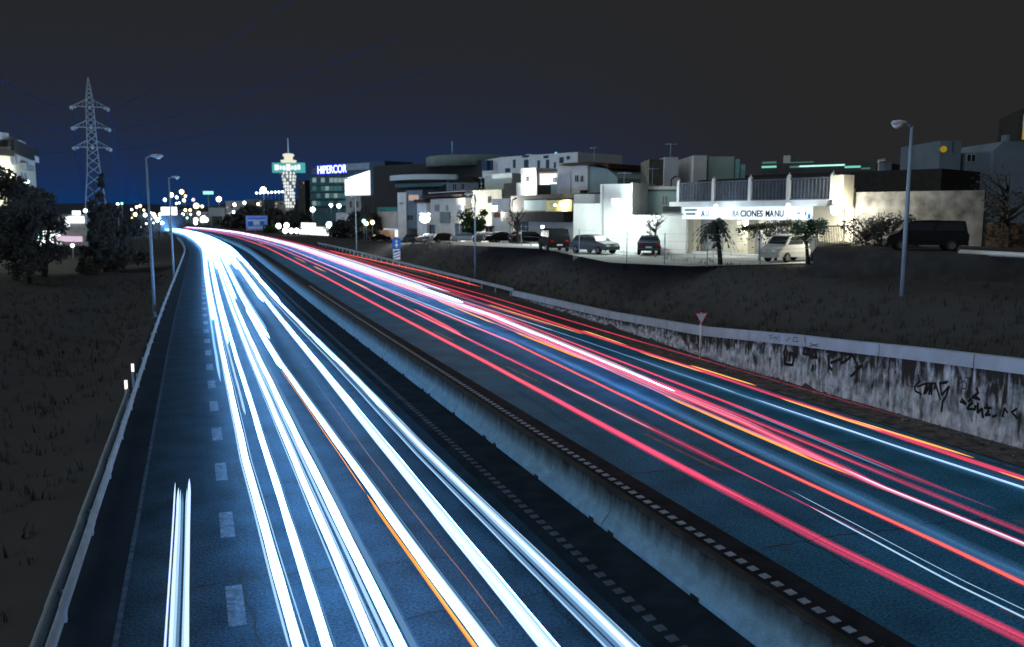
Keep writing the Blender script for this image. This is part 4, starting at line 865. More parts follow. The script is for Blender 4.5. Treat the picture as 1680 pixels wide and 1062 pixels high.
b = MB(); a, c = lm(648, 308, -3), lm(740, 299, -3); b.box(a[0], c[0], -3, -.1, a[1], c[1]); b.build('glazing', mat('teal_glazing', (.05, .16, .2), rough=.3), mall)
b = MB(); x, z0 = lm(729, 258); _, z1 = lm(729, 231); b.tube([(x, 4, z0), (x, 4, z1)], .28, 5); b.build('mast', mat('mast_blue', (.3, .6, .9)), mall)
wp, lw, W, H = plain('panel_building', 'white panelled office block with scattered dark panels', 822, 240, 948, 220, 254, 18, mat('white_panels', (.8, .88, .95), rough=.7, var=.1), base=1)
b = MB(); p0 = lw(822, 254); p1 = lw(791, 254); zb = lw(822, 290)[1]
p1w = wp.matrix_basis.inverted() @ at(791, 255, 256)
b.box(-.05, .0, 0, 0.01, 0, .1); bb = MB(); V0 = Vector((0, .02, 0)); V1 = Vector((p1w.x, p1w.y, 0))
bb.quad(V1, V0, V0 + Vector((0, 0, H)), V1 + Vector((0, 0, H))); bb.quad(V1 + Vector((.1, .3, 0)), V1 + Vector((.1, .3, H)), V0 + Vector((0, .3, H)), V0 + Vector((0, .3, 0))); bb.build('side_wall', MATS['white_panels'], wp)
DKP = mat('dark_panel', (.05, .1, .17))
for r_ in ((842, 262, 846, 276), (857, 254.5, 868, 259), (860, 262, 868, 276), (882, 263, 886, 276), (892, 255, 900, 260), (896, 262, 901, 277), (829, 276, 837, 283), (909, 266, 912, 276), (918, 258, 925, 268), (930, 256, 935, 262), (874, 276, 880, 283)): patch(wp, lw, *r_, 'dark_panel', DKP, -.12)
for (x0_, x1_) in ((800, 804), (808, 812)):
    A, B = wp.matrix_basis.inverted() @ at(x0_, 264, 246), wp.matrix_basis.inverted() @ at(x1_, 280, 244)
    b = MB(); b.box(A.x, B.x, min(A.y, B.y) - 1.2, min(A.y, B.y) - .6, min(A.z, B.z), max(A.z, B.z)); b.build('dark_panel', DKP, wp)
for k, x_ in enumerate((912, 930, 941)): lit_lamp(x_, 254 - (k == 0) * 2, 232, .4, emit('roof_blue', (.2, .6, 1), 1.2, False), 'small blue light on the roof edge of the panelled office block', 'blue roof lights')
# supermarket with blue sign
sm, ls, W, H = plain('supermarket', 'blue glass supermarket with bright rooftop lettering', 508, 410, 570, 390, 288, 25, mat('blue_glass', (.04, .13, .17), rough=.3, var=.5, scale=.25), base=1)
for k, y_ in enumerate((288, 302, 314, 326, 338)): patch(sm, ls, 508, y_, 570, y_ + 3.2, 'floor_band', mat('band_dark', (.03, .06, .08)), -.5)
rw = random.Random(5)
for k, y_ in enumerate((292, 305.5, 317.5, 330)):
    for j in range(8): patch(sm, ls, 513 + j * 7, y_, 518.6 + j * 7, y_ + 7.5, 'window', rw.choice((emit('office_teal', (.2, .6, .65), .2, False), emit('office_teal_dim', (.1, .35, .45), .13, False), emit('office_bright', (.6, .9, .9), .35, False))), -.1)
patch(sm, ls, 512, 273, 569, 286.5, 'sign_parapet', mat('parapet_blue', (.12, .16, .3)), -.3)
x0, zb = ls(521, 286, -.8); x1 = ls(569, 286, -.8)[0]; zt = ls(540, 271.5, -.8)[1]
tx = text('HIPERCOR', 1.0, x0, -.9, zb + .15, emit('sign_letter_white', (.75, .85, 1), 2.2, False), sm, 'roof_lettering', .004, depth=.08)
xs_ = [v.co.x for v in tx.data.vertices]; ys_ = [v.co.y for v in tx.data.vertices]; tx.scale = ((x1 - x0) / max(xs_), (zt - zb - .2) / max(ys_), 1)
b = MB(); b.box(x0 - .5, x1 + .3, -.75, -.45, zb - .3, zt + .35); b.build('sign_backing', emit('sign_blue_neon', (.01, .02, 1), 1.0, False), sm)
bb_, lbb, W, H = plain('billboard_building', 'dark blue block carrying a blazing white billboard', 568, 388, 631, 370, 266, 16, mat('block_navy', (.05, .11, .18), var=.2), base=1)
patch(bb_, lbb, 568, 293, 607, 321, 'billboard', emit('billboard_white', (.95, 1, 1), 1.7, False), -.6)
patch(bb_, lbb, 568, 267, 607, 280, 'upper_screen', mat('screen_grey', (.3, .42, .52), var=.2), -.3); b = MB(); a = lbb(568, 293); c = lbb(607, 280); b.prism([a, c, (c[0], lbb(607, 293)[1])], -.4, -.05); b.build('billboard', MATS['billboard_white'], bb_)
# advertising tower
tp_ = at(476, 345, 480); tz = ground(tp_.x, tp_.y); tw = thing('sign_tower', 'floodlit white tower with cross shaped teal sign and spire', 'tower', (tp_.x, tp_.y, tz))
def tzp(y): return at(476, y, 480).z - tz
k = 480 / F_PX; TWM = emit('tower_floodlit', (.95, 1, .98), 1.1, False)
b = MB(); b.lathe([(9 * k, -1), (8 * k, tzp(345)), (7.5 * k, tzp(320)), (9 * k, tzp(300)), (11 * k, tzp(288)), (13 * k, tzp(282))], 14); b.build('shaft', mat('tower_white', (.75, .8, .8), var=.3, scale=.6), tw)
b = MB()
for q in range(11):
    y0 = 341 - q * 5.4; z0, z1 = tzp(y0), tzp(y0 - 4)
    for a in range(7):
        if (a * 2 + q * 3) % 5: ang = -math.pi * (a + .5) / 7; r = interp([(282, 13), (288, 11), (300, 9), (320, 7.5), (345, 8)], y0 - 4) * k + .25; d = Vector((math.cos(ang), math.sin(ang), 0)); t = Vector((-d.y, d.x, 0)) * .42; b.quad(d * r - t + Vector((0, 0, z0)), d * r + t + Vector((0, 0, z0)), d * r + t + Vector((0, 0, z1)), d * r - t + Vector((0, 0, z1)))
b.build('shaft_glow_quads', TWM, tw)  # floodlight on the shaft put in as glowing quads
b = MB(); b.box(-26 * k, 26 * k, -1.4, 1.4, tzp(284), tzp(268)); b.build('cross_sign', emit('sign_teal', (.12, .75, .75), .55, False), tw)
for u0, u1, v0, v1 in ((-22, -15, 280, 271), (-14, -10, 279, 273), (-9, -4, 280, 273), (-3, 4, 281, 270), (5, 9, 279, 273), (10, 14, 280, 272), (15, 20, 279, 271)):
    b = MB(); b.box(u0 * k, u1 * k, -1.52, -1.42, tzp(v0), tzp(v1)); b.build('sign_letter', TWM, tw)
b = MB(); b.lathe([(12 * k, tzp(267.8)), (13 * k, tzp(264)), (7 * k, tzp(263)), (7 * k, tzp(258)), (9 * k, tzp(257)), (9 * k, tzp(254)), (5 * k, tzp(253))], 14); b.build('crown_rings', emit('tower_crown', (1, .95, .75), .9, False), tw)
b = MB(); b.tube([(0, 0, tzp(253)), (0, 0, tzp(228))], [.35, .18], 6); b.build('spire', emit('spire_blue', (.35, .6, 1), .5, False), tw)

# --- left: apartment block, petrol station, billboards, far town
ap, lap, W, H = plain('apartment_block', 'cream apartment block lit from below behind dark trees', -40, 120, 18, 128, 248, 10, CREAM, base=2)
# second, receding face of the block
ap2, l2, W2, H2 = plain('apartment_wing', 'cream apartment wing with balcony and shuttered windows', 18.5, 128, 56, 150, 250, 10, CREAM, base=2)
win(ap2, l2, [(19.5, 254, 22, 270), (24, 255, 27, 268), (34, 266, 45, 276), (34, 284, 37, 292), (40, 285, 43, 293)], pane=GL_B); patch(ap2, l2, 33, 272, 46, 277, 'balcony', mat('balcony_grey', (.4, .42, .42)), -.9)
for o_, l__, a_, c_ in ((ap, lap, -42, 18), (ap2, l2, 18.6, 58)):
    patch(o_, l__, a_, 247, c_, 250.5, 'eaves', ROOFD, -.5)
patch(ap2, l2, 52, 258, 57.5, 265, 'corner_bracket', WHITE, -.6)
block(ap, lap, -40, 224, 12, 245, 'penthouse', mat('penthouse_pale', (.5, .56, .6)), 2, 8); patch(ap, lap, -40, 218, 6, 223, 'penthouse_roof', LENS, .5, 8); patch(ap, lap, 8, 219, 25, 228, 'penthouse_roof', LENS, 1.0, 8); block(ap2, l2, 21, 236, 43, 248, 'terrace_wall', BLUEG, 2, 6); block(ap2, l2, 35, 234, 42, 247, 'vent_stack', LENS, .5, 1.5); block(ap2, l2, 45, 240, 49, 250, 'vent_stack', LENS, .5, 1.5)
lamp_light(at(8, 300, 112), 1700, (1, .95, .72), label='floodlight lighting the apartment block from the trees', r=.3, rad=.5)
lamp_light(at(44, 300, 128), 2000, (.95, 1, .85), label='second floodlight lighting the apartment wing from the trees', r=.3, rad=.5)
pg, lpg, W, H = plain('petrol_station', 'small petrol station with glaring white panels behind the left trees', 84, 150, 140, 146, 352, 6, mat('station_grey', (.25, .27, .28)), base=1.5)
patch(pg, lpg, 116, 355, 138, 366, 'lit_window', emit('station_white', (.9, 1, 1), 2.2, False), -.4); patch(pg, lpg, 122, 346, 132, 353, 'lit_window', MATS['station_white'], -.4); patch(pg, lpg, 82, 379, 99, 399, 'lit_panel', MATS['station_white'], -1.2); patch(pg, lpg, 99.5, 388, 135, 396, 'canopy', emit('canopy_pinkish', (1, .75, .95), .75, False), -1.4)
win(pg, lpg, [(107, 356, 114, 372)], pane=MATS['station_white'])
for (x_, y_) in ((10, 392), (66, 390), (72, 396), (2, 405), (64, 400), (26, 396), (57, 386), (119, 403), (140, 346), (148, 350)): lit_lamp(x_, y_, 140, .3, rl.choice((BULB_C, BULB_G, BULB_W)), 'small light glinting through the trees by the petrol station', 'lights behind the left trees')
fb, lfb, W, H = plain('white_billboard', 'blazing white billboard at the far end of the road', 264, 262, 288, 260, 340, .5, emit('far_billboard', (.9, 1, 1), 3, False), 'billboard', pybot=353, body='panel')
b = MB(); b.box(W * .45, W * .55, .1, .4, -6, 0); b.build('post', POLE, fb)
gb, lgb, W, H = plain('grey_billboard', 'pale grey billboard below the warm street lamp', 342, 470, 368, 469, 341, .5, mat('board_grey', (.55, .62, .7), var=.08), 'billboard', pybot=355, body='panel')
b = MB(); b.box(W * .1, W * .16, .1, .4, -6, 0); b.box(W * .84, W * .9, .1, .4, -6, 0); b.build('posts', POLE, gb)
for i, (a_, c_, y_, t_, m_) in enumerate(((370, 400, 330, 470, PALE), (400, 432, 327, 480, BLUEG), (434, 466, 330, 490, PALE), (300, 322, 346, 640, BLUEG), (322, 344, 348, 620, PALE), (488, 500, 296, 460, DGREY), (226, 262, 352, 340, BLUEG), (270, 300, 345, 650, BLUEG), (345, 372, 338, 560, DGREY))):
    o, l, W, H = plain('distant_building', ['pale distant block below the ridge lamps, leftmost', 'slate distant block left of the tall warm lamp', 'pale distant block behind the tall warm lamp', 'slate distant block near the violet light', 'pale distant block behind the lamp globes', 'dark narrow tower left of the glass supermarket', 'dark distant block beside the roadside trees', 'slate distant block behind the white glow', 'dark distant block behind the grey billboard'][i], a_, t_, c_, t_ - 3, y_, 14, m_, base=-1)
    zz = H
    for r_ in range(2):
        for q in range(4): 
            u = a_ + (c_ - a_) * (q + .2) / 4
            if (q + r_ + i) % 3: win(o, l, [(u, y_ + 3 + r_ * 6, u + (c_ - a_) * .1, y_ + 6 + r_ * 6)], pane=GL_L if (q + i) % 4 == 0 else GL_D)
gs, lgs, W, H = plain('teal_sign', 'small teal lit sign on the far ridge', 333, 640, 349, 639, 314, 1, emit('ridge_teal', (.35, 1, .85), 1.3, False), 'sign', pybot=319, body='panel')
b = MB(); b.box(W * .45, W * .55, .2, .6, -14, 0); b.build('post', POLE, gs)
# dark hill ridges far off
b = MB(); rows_ = []
for j in range(31):
    a = R(-50 + j * 3.4); r0 = 900
    h = 15 + 6 * noise.noise(Vector((j * .35, 1, 0))) + (7 if 9 < j < 16 else 0)
    rows_.append([Vector((math.sin(a) * r0, math.cos(a) * r0, -3)), Vector((math.sin(a) * (r0 + 80), math.cos(a) * (r0 + 80), h)), Vector((math.sin(a) * (r0 + 420), math.cos(a) * (r0 + 420), h * .5))])
ids = [[b.V(p) for p in r] for r in rows_]
for A, B in zip(ids, ids[1:]):
    for i in range(2): b.F([A[i], B[i], B[i + 1], A[i + 1]], True)
tag(b.build('hills', mat('far_hill', (.02, .035, .06), var=.3, scale=.02)), kind='structure')

# ------------------------------------------------------------------ signs
ys = thing('yield_sign', 'white triangular give way sign with red border in front of the wall', 'road sign', road(22.72, 35.4), R(14))
YH = 2.27
b = MB(); b.tube([(0, .03, -.2), (0, .03, YH)], .042, 8); b.build('post', mat('sign_post_white', (.9, .92, .95), var=.1), ys)
b = MB(); b.prism([(-.34, YH), (0, YH - .6), (.34, YH)], -.03, -.015); b.build('sign_border', mat('sign_red', (.75, .06, .1), rough=.4), ys)
b = MB(); b.prism([(-.265, YH - .05), (0, YH - .52), (.265, YH - .05)], -.038, -.031); b.build('sign_face', mat('sign_white', (.85, .92, 1.0), rough=.4, var=.08), ys)
SB = mat('sign_panel_blue', (.03, .16, .62), rough=.4, var=.1); SW = mat('sign_panel_white', (.8, .86, .95), rough=.4, var=.08)
p = at(651, 430, 117); bs = thing('arrow_sign', 'square blue arrow sign with striped plate below, behind the guardrail', 'road sign', (p.x, p.y, ground(p.x, p.y)), R(6))
k = 117 / F_PX
def zb_(y): return at(651, y, 117).z - ground(p.x, p.y)
b = MB(); b.tube([(0, .05, -.2), (0, .05, zb_(391))], .05, 6); b.build('post', STEEL, bs)
b = MB(); b.box(-7 * k, 7 * k, -.03, 0, zb_(408), zb_(391)); b.build('upper_panel', SB, bs)
b = MB(); b.box(-.7 * k, .7 * k, -.045, -.031, zb_(406), zb_(396)); b.prism([(-2.2 * k, zb_(397)), (2.2 * k, zb_(397)), (0, zb_(393))], -.045, -.031); b.prism([(-3.4 * k, zb_(402)), (-.9 * k, zb_(400)), (-.9 * k, zb_(404))], -.045, -.031); b.prism([(3.4 * k, zb_(402)), (.9 * k, zb_(404)), (.9 * k, zb_(400))], -.045, -.031); b.build('arrow_symbol', SW, bs)
b = MB(); b.box(-5.8 * k, 5.8 * k, -.03, 0, zb_(426), zb_(409)); b.build('lower_plate', SW, bs)
b = MB()
for y_ in (416, 420.5, 425): b.prism([(-5.6 * k, zb_(y_)), (5.6 * k, zb_(y_ - 4)), (5.6 * k, zb_(y_ - 5.8)), (-5.6 * k, zb_(y_ - 1.8))], -.045, -.031)
b.box(-4.5 * k, 4.5 * k, -.045, -.031, zb_(413), zb_(411)); b.build('plate_stripes', SB, bs)
p = at(422, 385, 315); ms = thing('motorway_sign', 'large blue and white motorway sign panel on two posts beside the far lanes', 'road sign', (p.x, p.y, ground(p.x, p.y)), R(4)); k = 315 / F_PX
def zm(y): return at(422, y, 315).z - ground(p.x, p.y)
b = MB()
for x_ in (-3, 14): b.tube([(x_ * k, .1, -.4), (x_ * k, .1, zm(356))], .1, 6)
b.build('posts', STEEL, ms)
LBL = mat('sign_light_blue', (.28, .45, 1.0), rough=.4, var=.1)
b = MB(); b.box(-17.5 * k, 17.5 * k, -.05, 0, zm(378), zm(354)); b.build('panel', LBL, ms)
b = MB(); b.box(-14 * k, 14 * k, -.07, -.051, zm(359.5), zm(357.5)); b.box(-14 * k, -6 * k, -.07, -.051, zm(371), zm(363.5)); b.box(5 * k, 12 * k, -.07, -.051, zm(370), zm(363)); b.build('panel_fields', mat('sign_mid_blue', (.04, .2, .75)), ms)
b = MB(); b.box(-5.5 * k, 4.5 * k, -.07, -.051, zm(369), zm(363)); b.box(-14 * k, 13 * k, -.07, -.051, zm(375), zm(372.5)); b.box(-15 * k, 14 * k, -.07, -.051, zm(362.5), zm(361)); b.build('panel_lettering', SW, ms)

# ------------------------------------------------------------------ vehicles
CARS = {}
TYRE = mat('tyre', (.02, .02, .02), rough=.9); RIM = mat('rim', (.12, .12, .13), rough=.5)
LAMPR = mat('rear_lamp_red', (.3, .01, .015), rough=.3); LAMPW = mat('headlamp_clear', (.75, .78, .8), rough=.2)
def make_car(label, loc, rz, paint, kind='hatch', group=None, cat='car'):
    c = thing('parked_car' if cat == 'car' else cat.replace(' ', '_'), label, cat, loc, rz, group)
    if kind == 'hatch': P = [(-2.0, .32, .8), (-2.05, .62, .83), (-1.98, .88, .85), (-1.75, .95, .82), (-1.45, 1.42, .62), (-.3, 1.5, .62), (.55, 1.4, .64), (1.05, .98, .8), (1.85, .82, .8), (2.02, .55, .8), (1.98, .32, .78)]; gi = (3, 4, 6, 7)
    elif kind == 'saloon': P = [(-2.25, .34, .8), (-2.3, .65, .84), (-2.2, .95, .86), (-1.55, 1.0, .84), (-1.0, 1.4, .62), (-.2, 1.46, .62), (.5, 1.38, .64), (1.15, .98, .82), (2.0, .84, .8), (2.2, .56, .8), (2.15, .34, .78)]; gi = (3, 4, 6, 7)
    else: P = [(-2.45, .38, .92), (-2.5, .8, .95), (-2.48, 1.1, .95), (-2.4, 1.18, .94), (-2.25, 1.95, .8), (-.3, 2.0, .8), (1.05, 1.92, .8), (1.75, 1.2, .9), (2.3, 1.0, .9), (2.45, .7, .9), (2.4, .38, .88)]; gi = (3, 4, 6, 7)
    b = MB(); L = [b.V((x, y, z)) for x, z, y in P]; Rr = [b.V((x, -y, z)) for x, z, y in P]; n = len(P)
    belt = [i for i in range(n)]
    b.F(L[::-1]); b.F(Rr)
    for i in range(n): b.F([L[i], L[(i + 1) % n], Rr[(i + 1) % n], Rr[i]])
    b.build('body', paint, c)
    def lerp(A, B, t): return tuple(A[i] + (B[i] - A[i]) * t for i in range(3))
    def q3(i): x, z, y = P[i]; return (x, y, z)
    A, B, C_, D = q3(gi[0]), q3(gi[1]), q3(gi[2]), q3(gi[3])
    for nm_, (a, e), sg_ in (('rear_window', (A, B), -1), ('windscreen', (D, C_), 1)):
        lo = lerp(a, e, .14); up = lerp(a, e, .88); o_ = .012 * sg_
        b = MB(); b.quad((lo[0] + o_, lo[1] - .1, lo[2] + .008), (lo[0] + o_, -lo[1] + .1, lo[2] + .008), (up[0] + o_, -up[1] + .08, up[2] + .008), (up[0] + o_, up[1] - .08, up[2] + .008)); b.build(nm_, GL_D, c)
    for sd in (1, -1):
        for t0, t1_ in ((.04, .48), (.52, .94)):
            lo0, lo1 = lerp(A, D, t0), lerp(A, D, t1_); up0, up1 = lerp(B, C_, t0), lerp(B, C_, t1_)
            q0, q1 = lerp(lo0, up0, .15), lerp(lo1, up1, .15); q2, q3_ = lerp(lo1, up1, .85), lerp(lo0, up0, .85)
            b = MB(); b.quad(*[(v[0], (v[1] + .012) * sd, v[2]) for v in (q0, q1, q2, q3_)]); b.build('side_window', GL_D, c)
        xf, xr = (1.25, -1.3) if kind != 'van' else (1.5, -1.5); wr = .31 if kind != 'van' else .36; wy = P[1][2]
        for x in (xf, xr):
            b = MB(); b.M = Matrix.Translation((x, sd * (wy - .08), wr)) @ Matrix.Rotation(R(90), 4, 'X'); b.lathe([(wr * .6, -.11), (wr * .95, -.11), (wr, -.07), (wr, .07), (wr * .95, .11), (wr * .6, .11)], 16); wt = b.build('wheel', TYRE, c)
            b = MB(); b.M = Matrix.Translation((x, sd * (wy - .08), wr)) @ Matrix.Rotation(R(90), 4, 'X'); b.lathe([(wr * .62, -.115), (wr * .5, -.08), (wr * .5, .08), (wr * .62, .115)], 16); b.build('rim', RIM, wt)
        xh, zh = P[-2][0], P[-3][1]; b = MB(); b.box(xh - .12, xh + .012, sd * .45 - .17, sd * .45 + .17, zh - .24, zh - .08); b.build('headlight', LAMPW, c)
        xt, zt_ = P[1][0], P[2][1]; b = MB(); b.box(xt - .012, xt + .16, sd * .62 - .15, sd * .62 + .15, zt_ - .26, zt_ - .05); b.build('tail_light', LAMPR, c)
    b = MB(); b.box(P[1][0] - .03, P[1][0] + .1, -.75, .75, .36, .52); b.build('rear_bumper', paint, c); b = MB(); b.box(P[-2][0] - .1, P[-2][0] + .04, -.75, .75, .34, .5); b.build('front_bumper', paint, c)
    b = MB(); b.box(P[1][0] - .036, P[1][0] - .031, -.24, .24, .56, .67); b.build('number_plate', SW, c)
    return c
PW = mat('car_white', (.42, .44, .44), rough=.5, var=.06, spec=.2); PD = mat('car_navy', (.03, .05, .08), rough=.55, var=.1, spec=.15); PK = mat('car_black', (.018, .018, .02), rough=.8, var=.1, spec=.04); PS = mat('car_silver', (.09, .1, .11), rough=.55, var=.1, spec=.15)
def ground_at(px, py): 
    d = on_z(px, py, 3.87); return d
make_car('pale hatchback parked against the floodlit white wall', ground_at(975, 416), R(-52), PS, 'hatch')
make_car('dark blue saloon seen from behind on the lit yard', ground_at(1065, 417), R(80), PD, 'saloon')
make_car('white van with dark windscreen parked before the workshop', ground_at(1296, 429), R(214), PW, 'van', cat='van').scale = (.86, .86, .9)
p = on_z(1515, 411, TZ); make_car('large dark van parked in front of the plaster wall', (p.x, p.y, TZ), R(166), PK, 'van', cat='van').scale = (.8, .8, .8)
p = ground_at(908, 412); make_car('black van parked left of the hatchback', p, R(100), PK, 'van', cat='van').scale = (.9, .95, .95)
base_c = None
for i, (px, t_, rz_, pt, lab) in enumerate(((568, 225, 20, PK, 'black parked car leftmost of the row before the houses'), (596, 202, 15, PD, 'dark parked car below the old tower house'), (624, 182, 24, PK, 'black parked car in front of the pink stalls'), (680, 152, 10, PD, 'dark blue parked car below the grey block'), (706, 141, 16, PS, 'grey parked car under the glaring house lamp'), (732, 133, 14, PK, 'black parked car before the two storey house'), (766, 122, 12, PD, 'dark parked car just left of the lamp pole'), (800, 113, 10, PS, 'silver parked car right of the lamp pole'), (824, 108, 14, PK, 'black parked car before the brick panel house'), (848, 104, 95, PS, 'grey parked car seen from behind near the long canopy'), (868, 100, 20, PK, 'black parked car under the long canopy'))):
    q = at(px, 395, t_); z = ground(q.x, q.y)
    make_car(lab, (q.x, q.y, z + .03), R(rz_), pt, 'hatch' if i % 2 else 'saloon', 'cars parked in front of the houses')
wpst = thing('light_edge_post', 'slim white post added for the bright edge at the rear of the dark van', 'post', (on_z(1573, 412, TZ).x, on_z(1573, 412, TZ).y, TZ - .02))  # post added for the strip of reflected light beside the van
b = MB(); b.lathe([(.07, 0), (.07, 1.3), (.04, 1.38)], 8); b.build('post_body', MATS['delineator_white'], wpst); b = MB(); b.lathe([(.04, 1.381), (.06, 1.41), (.02, 1.46)], 8); b.build('post_cap', LENS, wpst)
# fence posts round the yard
fc = thing('wire_fence', 'thin wire fence with slim posts along the edge of the lit yard', 'fence', on_z(1130, 438, 3.82))
L0 = Vector(fc.location); prev = None
wires = MB()
for px, py in ((855, 404), (905, 410), (950, 420), (1028, 432), (1090, 436), (1160, 438), (1247, 437), (1330, 434)):
    q = on_z(px, py, 3.8) - L0; b = MB(); b.tube([q, q + Vector((0, 0, 2.0))], .035, 5); b.build('post', POLE, fc)
    if prev is not None:
        for h in (.5, 1.0, 1.5, 1.95): wires.tube([prev + Vector((0, 0, h)), q + Vector((0, 0, h))], .008, 3)
    prev = q
wires.build('wires', POLE, fc)
# person standing by the black van? (tall thin poles in front of the houses)
for i, (px, y0_, y1_, t_) in enumerate(((840, 330, 400, 90), (851, 372, 405, 88), (1100, 295, 352, 76))):
    q = at(px, y1_, t_); zt = at(px, y0_, t_).z
    th = thing('utility_pole', ['thin dark utility pole before the brick panel house', 'short pole beside the black van', 'thin dark pole with bent top against the grey house'][i], 'pole', (q.x, q.y, q.z))
    b = MB(); b.tube([(0, 0, -1), (0, 0, zt - q.z)], .06, 6); b.build('pole_shaft', ROOFD, th); b = MB(); b.tube([(0, 0, zt - q.z), (.25, 0, zt - q.z + .2), (.5, 0, zt - q.z + .3)], .07, 5); b.build('arm', ROOFD, th)

# ------------------------------------------------------------------ trees
BARK = mat('bark', (.05, .042, .035), rough=.95, var=.4, scale=3)
def tree(name, label, loc, h, rad, n, col, seed, crown0=.35, leaf=.3, bare=False, cone=False, group=None):
    r = random.Random(seed); t = thing(name, label, 'tree', loc, 0, group)
    b = MB(); top = (r.uniform(-.1, .1) * h, r.uniform(-.1, .1) * h, h * (.8 if not cone else .96))
    b.tube([(0, 0, -.4), (top[0] * .4, top[1] * .4, h * .35), top], [h * .03 + .05, h * .022 + .03, .03], 7)
    tips = []
    for i in range(9 if not bare else 16):
        a = r.uniform(0, 6.28); z0 = r.uniform(crown0 * .7, .7) * h; f = z0 / h
        p0 = Vector((top[0] * f, top[1] * f, z0)); L = rad * r.uniform(.6, 1.0)
        p1 = p0 + Vector((math.cos(a) * L * .55, math.sin(a) * L * .55, L * .4)); p2 = p0 + Vector((math.cos(a) * L, math.sin(a) * L, L * r.uniform(.5, 1.0)))
        b.tube([p0, p1, p2], [h * .012 + .02, .03, .012], 5); tips.append(p2)
        if bare:
            for k in range(5):
                q = p1.lerp(p2, r.random()); b.tube([q, q + Vector((r.uniform(-1, 1), r.uniform(-1, 1), r.uniform(.2, 1))) * L * .4], [.018, .006], 4)
    b.build('trunk', BARK, t)
    if bare and n == 0: return t
    b = MB()
    cl = []
    for i in range(16 if not cone else 46):
        if cone: z = r.uniform(crown0, 1.0); rr_ = rad * (1.05 - z) / (1 - crown0) * 1.0; a = r.uniform(0, 6.28); k = r.uniform(.2, .8); cl.append((Vector((math.cos(a) * rr_ * k, math.sin(a) * rr_ * k, z * h)), max(.22, rr_ * .38)))
        else:
            a = r.uniform(0, 6.28); k = r.random() ** .5 * .75; z = r.uniform(crown0 + .08, .92); cl.append((Vector((math.cos(a) * rad * k, math.sin(a) * rad * k, z * h)), rad * r.uniform(.25, .5)))
    for i in range(n):
        c, cr = r.choice(cl); d = Vector((r.gauss(0, 1), r.gauss(0, 1), r.gauss(0, .8))).normalized() * cr * r.uniform(.35, 1.05); p = c + d
        u = Vector((r.gauss(0, 1), r.gauss(0, 1), r.gauss(0, 1))).normalized(); v = u.orthogonal().normalized() * leaf * r.uniform(.5, 1); u = u * leaf * r.uniform(.6, 1.3)
        b.F([b.V(p - u), b.V(p + v * .5), b.V(p + u), b.V(p - v * .5)])
    b.build('crown', mat('leaves_%d' % int(col[1] * 1000), col, rough=1, var=.35, scale=.6, spec=.05), t)
    return t
DK = (.078, .084, .08)
def tree_px(name, label, px, pytop, t_, rad, n, seed, col=DK, pyb=None, **kw):
    p = at(px, pytop, t_); g = ground(p.x, p.y); return tree(name, label, (p.x, p.y, g), p.z - g, rad, n, col, seed, **kw)
tree_px('broadleaf_tree', 'dark tree hiding the foot of the apartment block', 14, 274, 95, 3.2, 4600, 1, leaf=.3, crown0=.15)
tree_px('broadleaf_tree', 'dark bushy tree right of the apartment block', 62, 305, 100, 3.6, 4600, 2, leaf=.3, crown0=.1)
tree_px('broadleaf_tree', 'low dark tree left of the petrol station lights', 40, 330, 88, 3.0, 3800, 3, leaf=.28, crown0=.1)
tree_px('conifer_tree', 'dark conifer standing before the foot of the pylon', 166, 288, 110, 2.6, 6500, 4, leaf=.28, crown0=.05, cone=True)
tree_px('conifer_tree', 'broad dark conifer left of the pylon foot', 150, 325, 105, 2.2, 4200, 5, leaf=.28, crown0=.02, cone=True)
tree_px('broadleaf_tree', 'dark shrubby tree right of the conifers', 196, 338, 115, 3.4, 4600, 6, leaf=.3, crown0=.08)
for i, (px, y_, t_, rd_) in enumerate(((384, 352, 430, 5.5), (400, 346, 400, 8), (424, 343, 390, 8.5), (450, 346, 370, 8), (474, 347, 360, 7.5), (492, 354, 345, 6))):
    tree_px('broadleaf_tree', ['dark tree left of the motorway sign', 'dark tree behind the left edge of the motorway sign', 'dark tree directly behind the motorway sign', 'dark tree right of the motorway sign', 'dark tree at the foot of the sign tower', 'dark low tree before the supermarket'][i], px, y_, t_, rd_, 2200, 20 + i, leaf=1.1, crown0=.05)
for i, (px, y_, t_, rd_) in enumerate(((352, 362, 530, 4), (372, 365, 445, 3), (446, 374, 305, 3.2))): tree_px('roadside_bush', ['small dark bush below the grey billboard', 'small dark bush beside the far lanes', 'green bush right of the motorway sign posts'][i], px, y_, t_, rd_, 900, 40 + i, leaf=.7, crown0=.02, col=(.05, .08, .04))
tree_px('round_tree', 'round green tree in front of the beige house', 779, 345, 134, 2.5, 2200, 50, leaf=.28, crown0=.2, col=(.05, .1, .04))
tree_px('broadleaf_tree', 'dark street tree with lights before the pink stalls', 603, 352, 195, 4.4, 1900, 51, leaf=.55, crown0=.2)
tree_px('broadleaf_tree', 'dark street tree below the old tower house', 560, 364, 232, 4.2, 1600, 52, leaf=.6, crown0=.2)
tree_px('bare_tree', 'bare thin tree before the long canopy', 848, 333, 92, 1.6, 0, 53, bare=True, crown0=.4)
tree_px('bare_tree', 'small bare tree beside the saloon car', 1072, 347, 66, .8, 60, 54, bare=True, crown0=.5, leaf=.14)
tree_px('leafy_tree', 'small leafy tree before the right end of the workshop sign', 1330, 347, 54, 1.3, 2000, 55, leaf=.1, crown0=.42, col=(.04, .09, .06))
tree_px('climbing_shrub', 'straggly shrub on the wall right of the floodlight', 1420, 358, 52.5, 1.6, 1500, 56, leaf=.12, crown0=.3, bare=True)
tree_px('climbing_shrub', 'dark straggly shrub beside the van roof', 1466, 356, 50.5, 1.7, 1800, 57, leaf=.13, crown0=.25, bare=True)
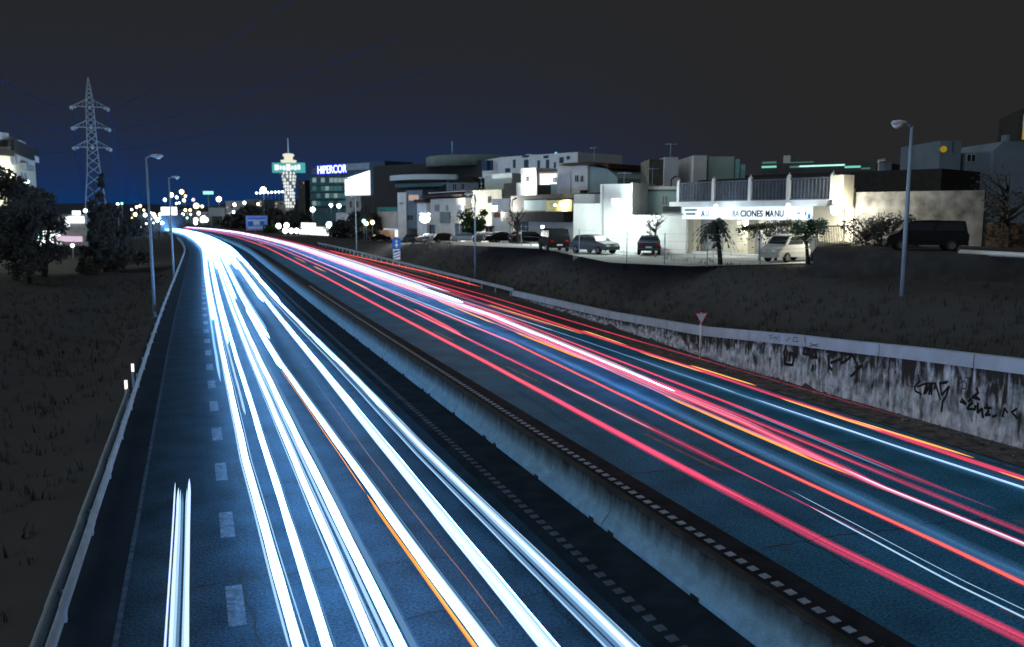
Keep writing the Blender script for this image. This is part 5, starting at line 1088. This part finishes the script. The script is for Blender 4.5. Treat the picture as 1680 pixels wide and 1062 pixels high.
tree_px('bare_tree', 'grey bare tree in front of the dark house', 1652, 262, 70, 2.6, 300, 58, leaf=.2, crown0=.25, bare=True)
tree_px('bare_tree', 'grey bare tree before the wooden fence', 1668, 300, 49, 1.7, 300, 59, leaf=.2, crown0=.2, bare=True)
tree_px('broadleaf_tree', 'dark bush beneath the balcony pergola', 1275, 368, 57.5, .9, 500, 60, leaf=.14, crown0=.2)
# pergola vine
pv = thing('pergola', 'thin pergola beam overgrown with vine before the workshop', 'pergola', at(1248, 430, 57.5)); L0 = Vector(pv.location)
b = MB(); A = at(1212, 376, 57.5) - L0; B = at(1300, 366, 57) - L0
for q in (A.lerp(B, .4), A.lerp(B, .98)): b.tube([Vector((q.x, q.y, -.6)), q], .04, 5)
b.tube([A, B], .04, 5); b.build('frame', BARK, pv)
b = MB(); r = random.Random(8)
for i in range(1100):
    q = A.lerp(B, r.random() ** .8) + Vector((r.gauss(0, .1), r.gauss(0, .15), r.gauss(0, .1) - (abs(r.gauss(0, .5)) if r.random() < .25 else 0))); u = Vector((r.gauss(0, 1), r.gauss(0, 1), r.gauss(0, 1))).normalized(); v = u.orthogonal().normalized() * .06; u *= .1
    b.F([b.V(q - u), b.V(q + v), b.V(q + u), b.V(q - v)])
b.build('vine', mat('vine_leaves', (.04, .05, .035), var=.5), pv)
# palm
p = on_z(1183, 436, 3.8); pm = thing('palm_tree', 'palm tree with drooping fronds before the workshop', 'tree', p)
ph = at(1172, 368, p.y).z - p.z; tx_ = at(1172, 368, p.y).x - p.x
b = MB(); b.tube([(0, 0, -.3), (tx_ * .35, 0, ph * .4), (tx_ * .8, 0, ph * .8), (tx_, 0, ph)], [.17, .13, .12, .15], 8); b.build('trunk', BARK, pm)
b = MB(); r = random.Random(9)
for i in range(46):
    a = r.uniform(0, 6.28); L = r.uniform(1.0, 1.7); up = r.uniform(-.35, 1.1); pr = None
    for k in range(8):
        f = k / 7; c = Vector((tx_ + math.cos(a) * L * f, math.sin(a) * L * f, ph + up * L * f - 1.15 * L * f * f))
        wd = .22 * math.sin(math.pi * min(1, f * .9 + .1)) + .02; d = Vector((-math.sin(a), math.cos(a), 0))
        if pr is not None:
            for sd in (-1, 1):
                e = c + d * sd * wd - Vector((0, 0, wd * .5)); b.F([b.V(pr), b.V(c), b.V(e)])
        pr = c
b.build('fronds', mat('palm_leaf', (.05, .07, .06), var=.4), pm)
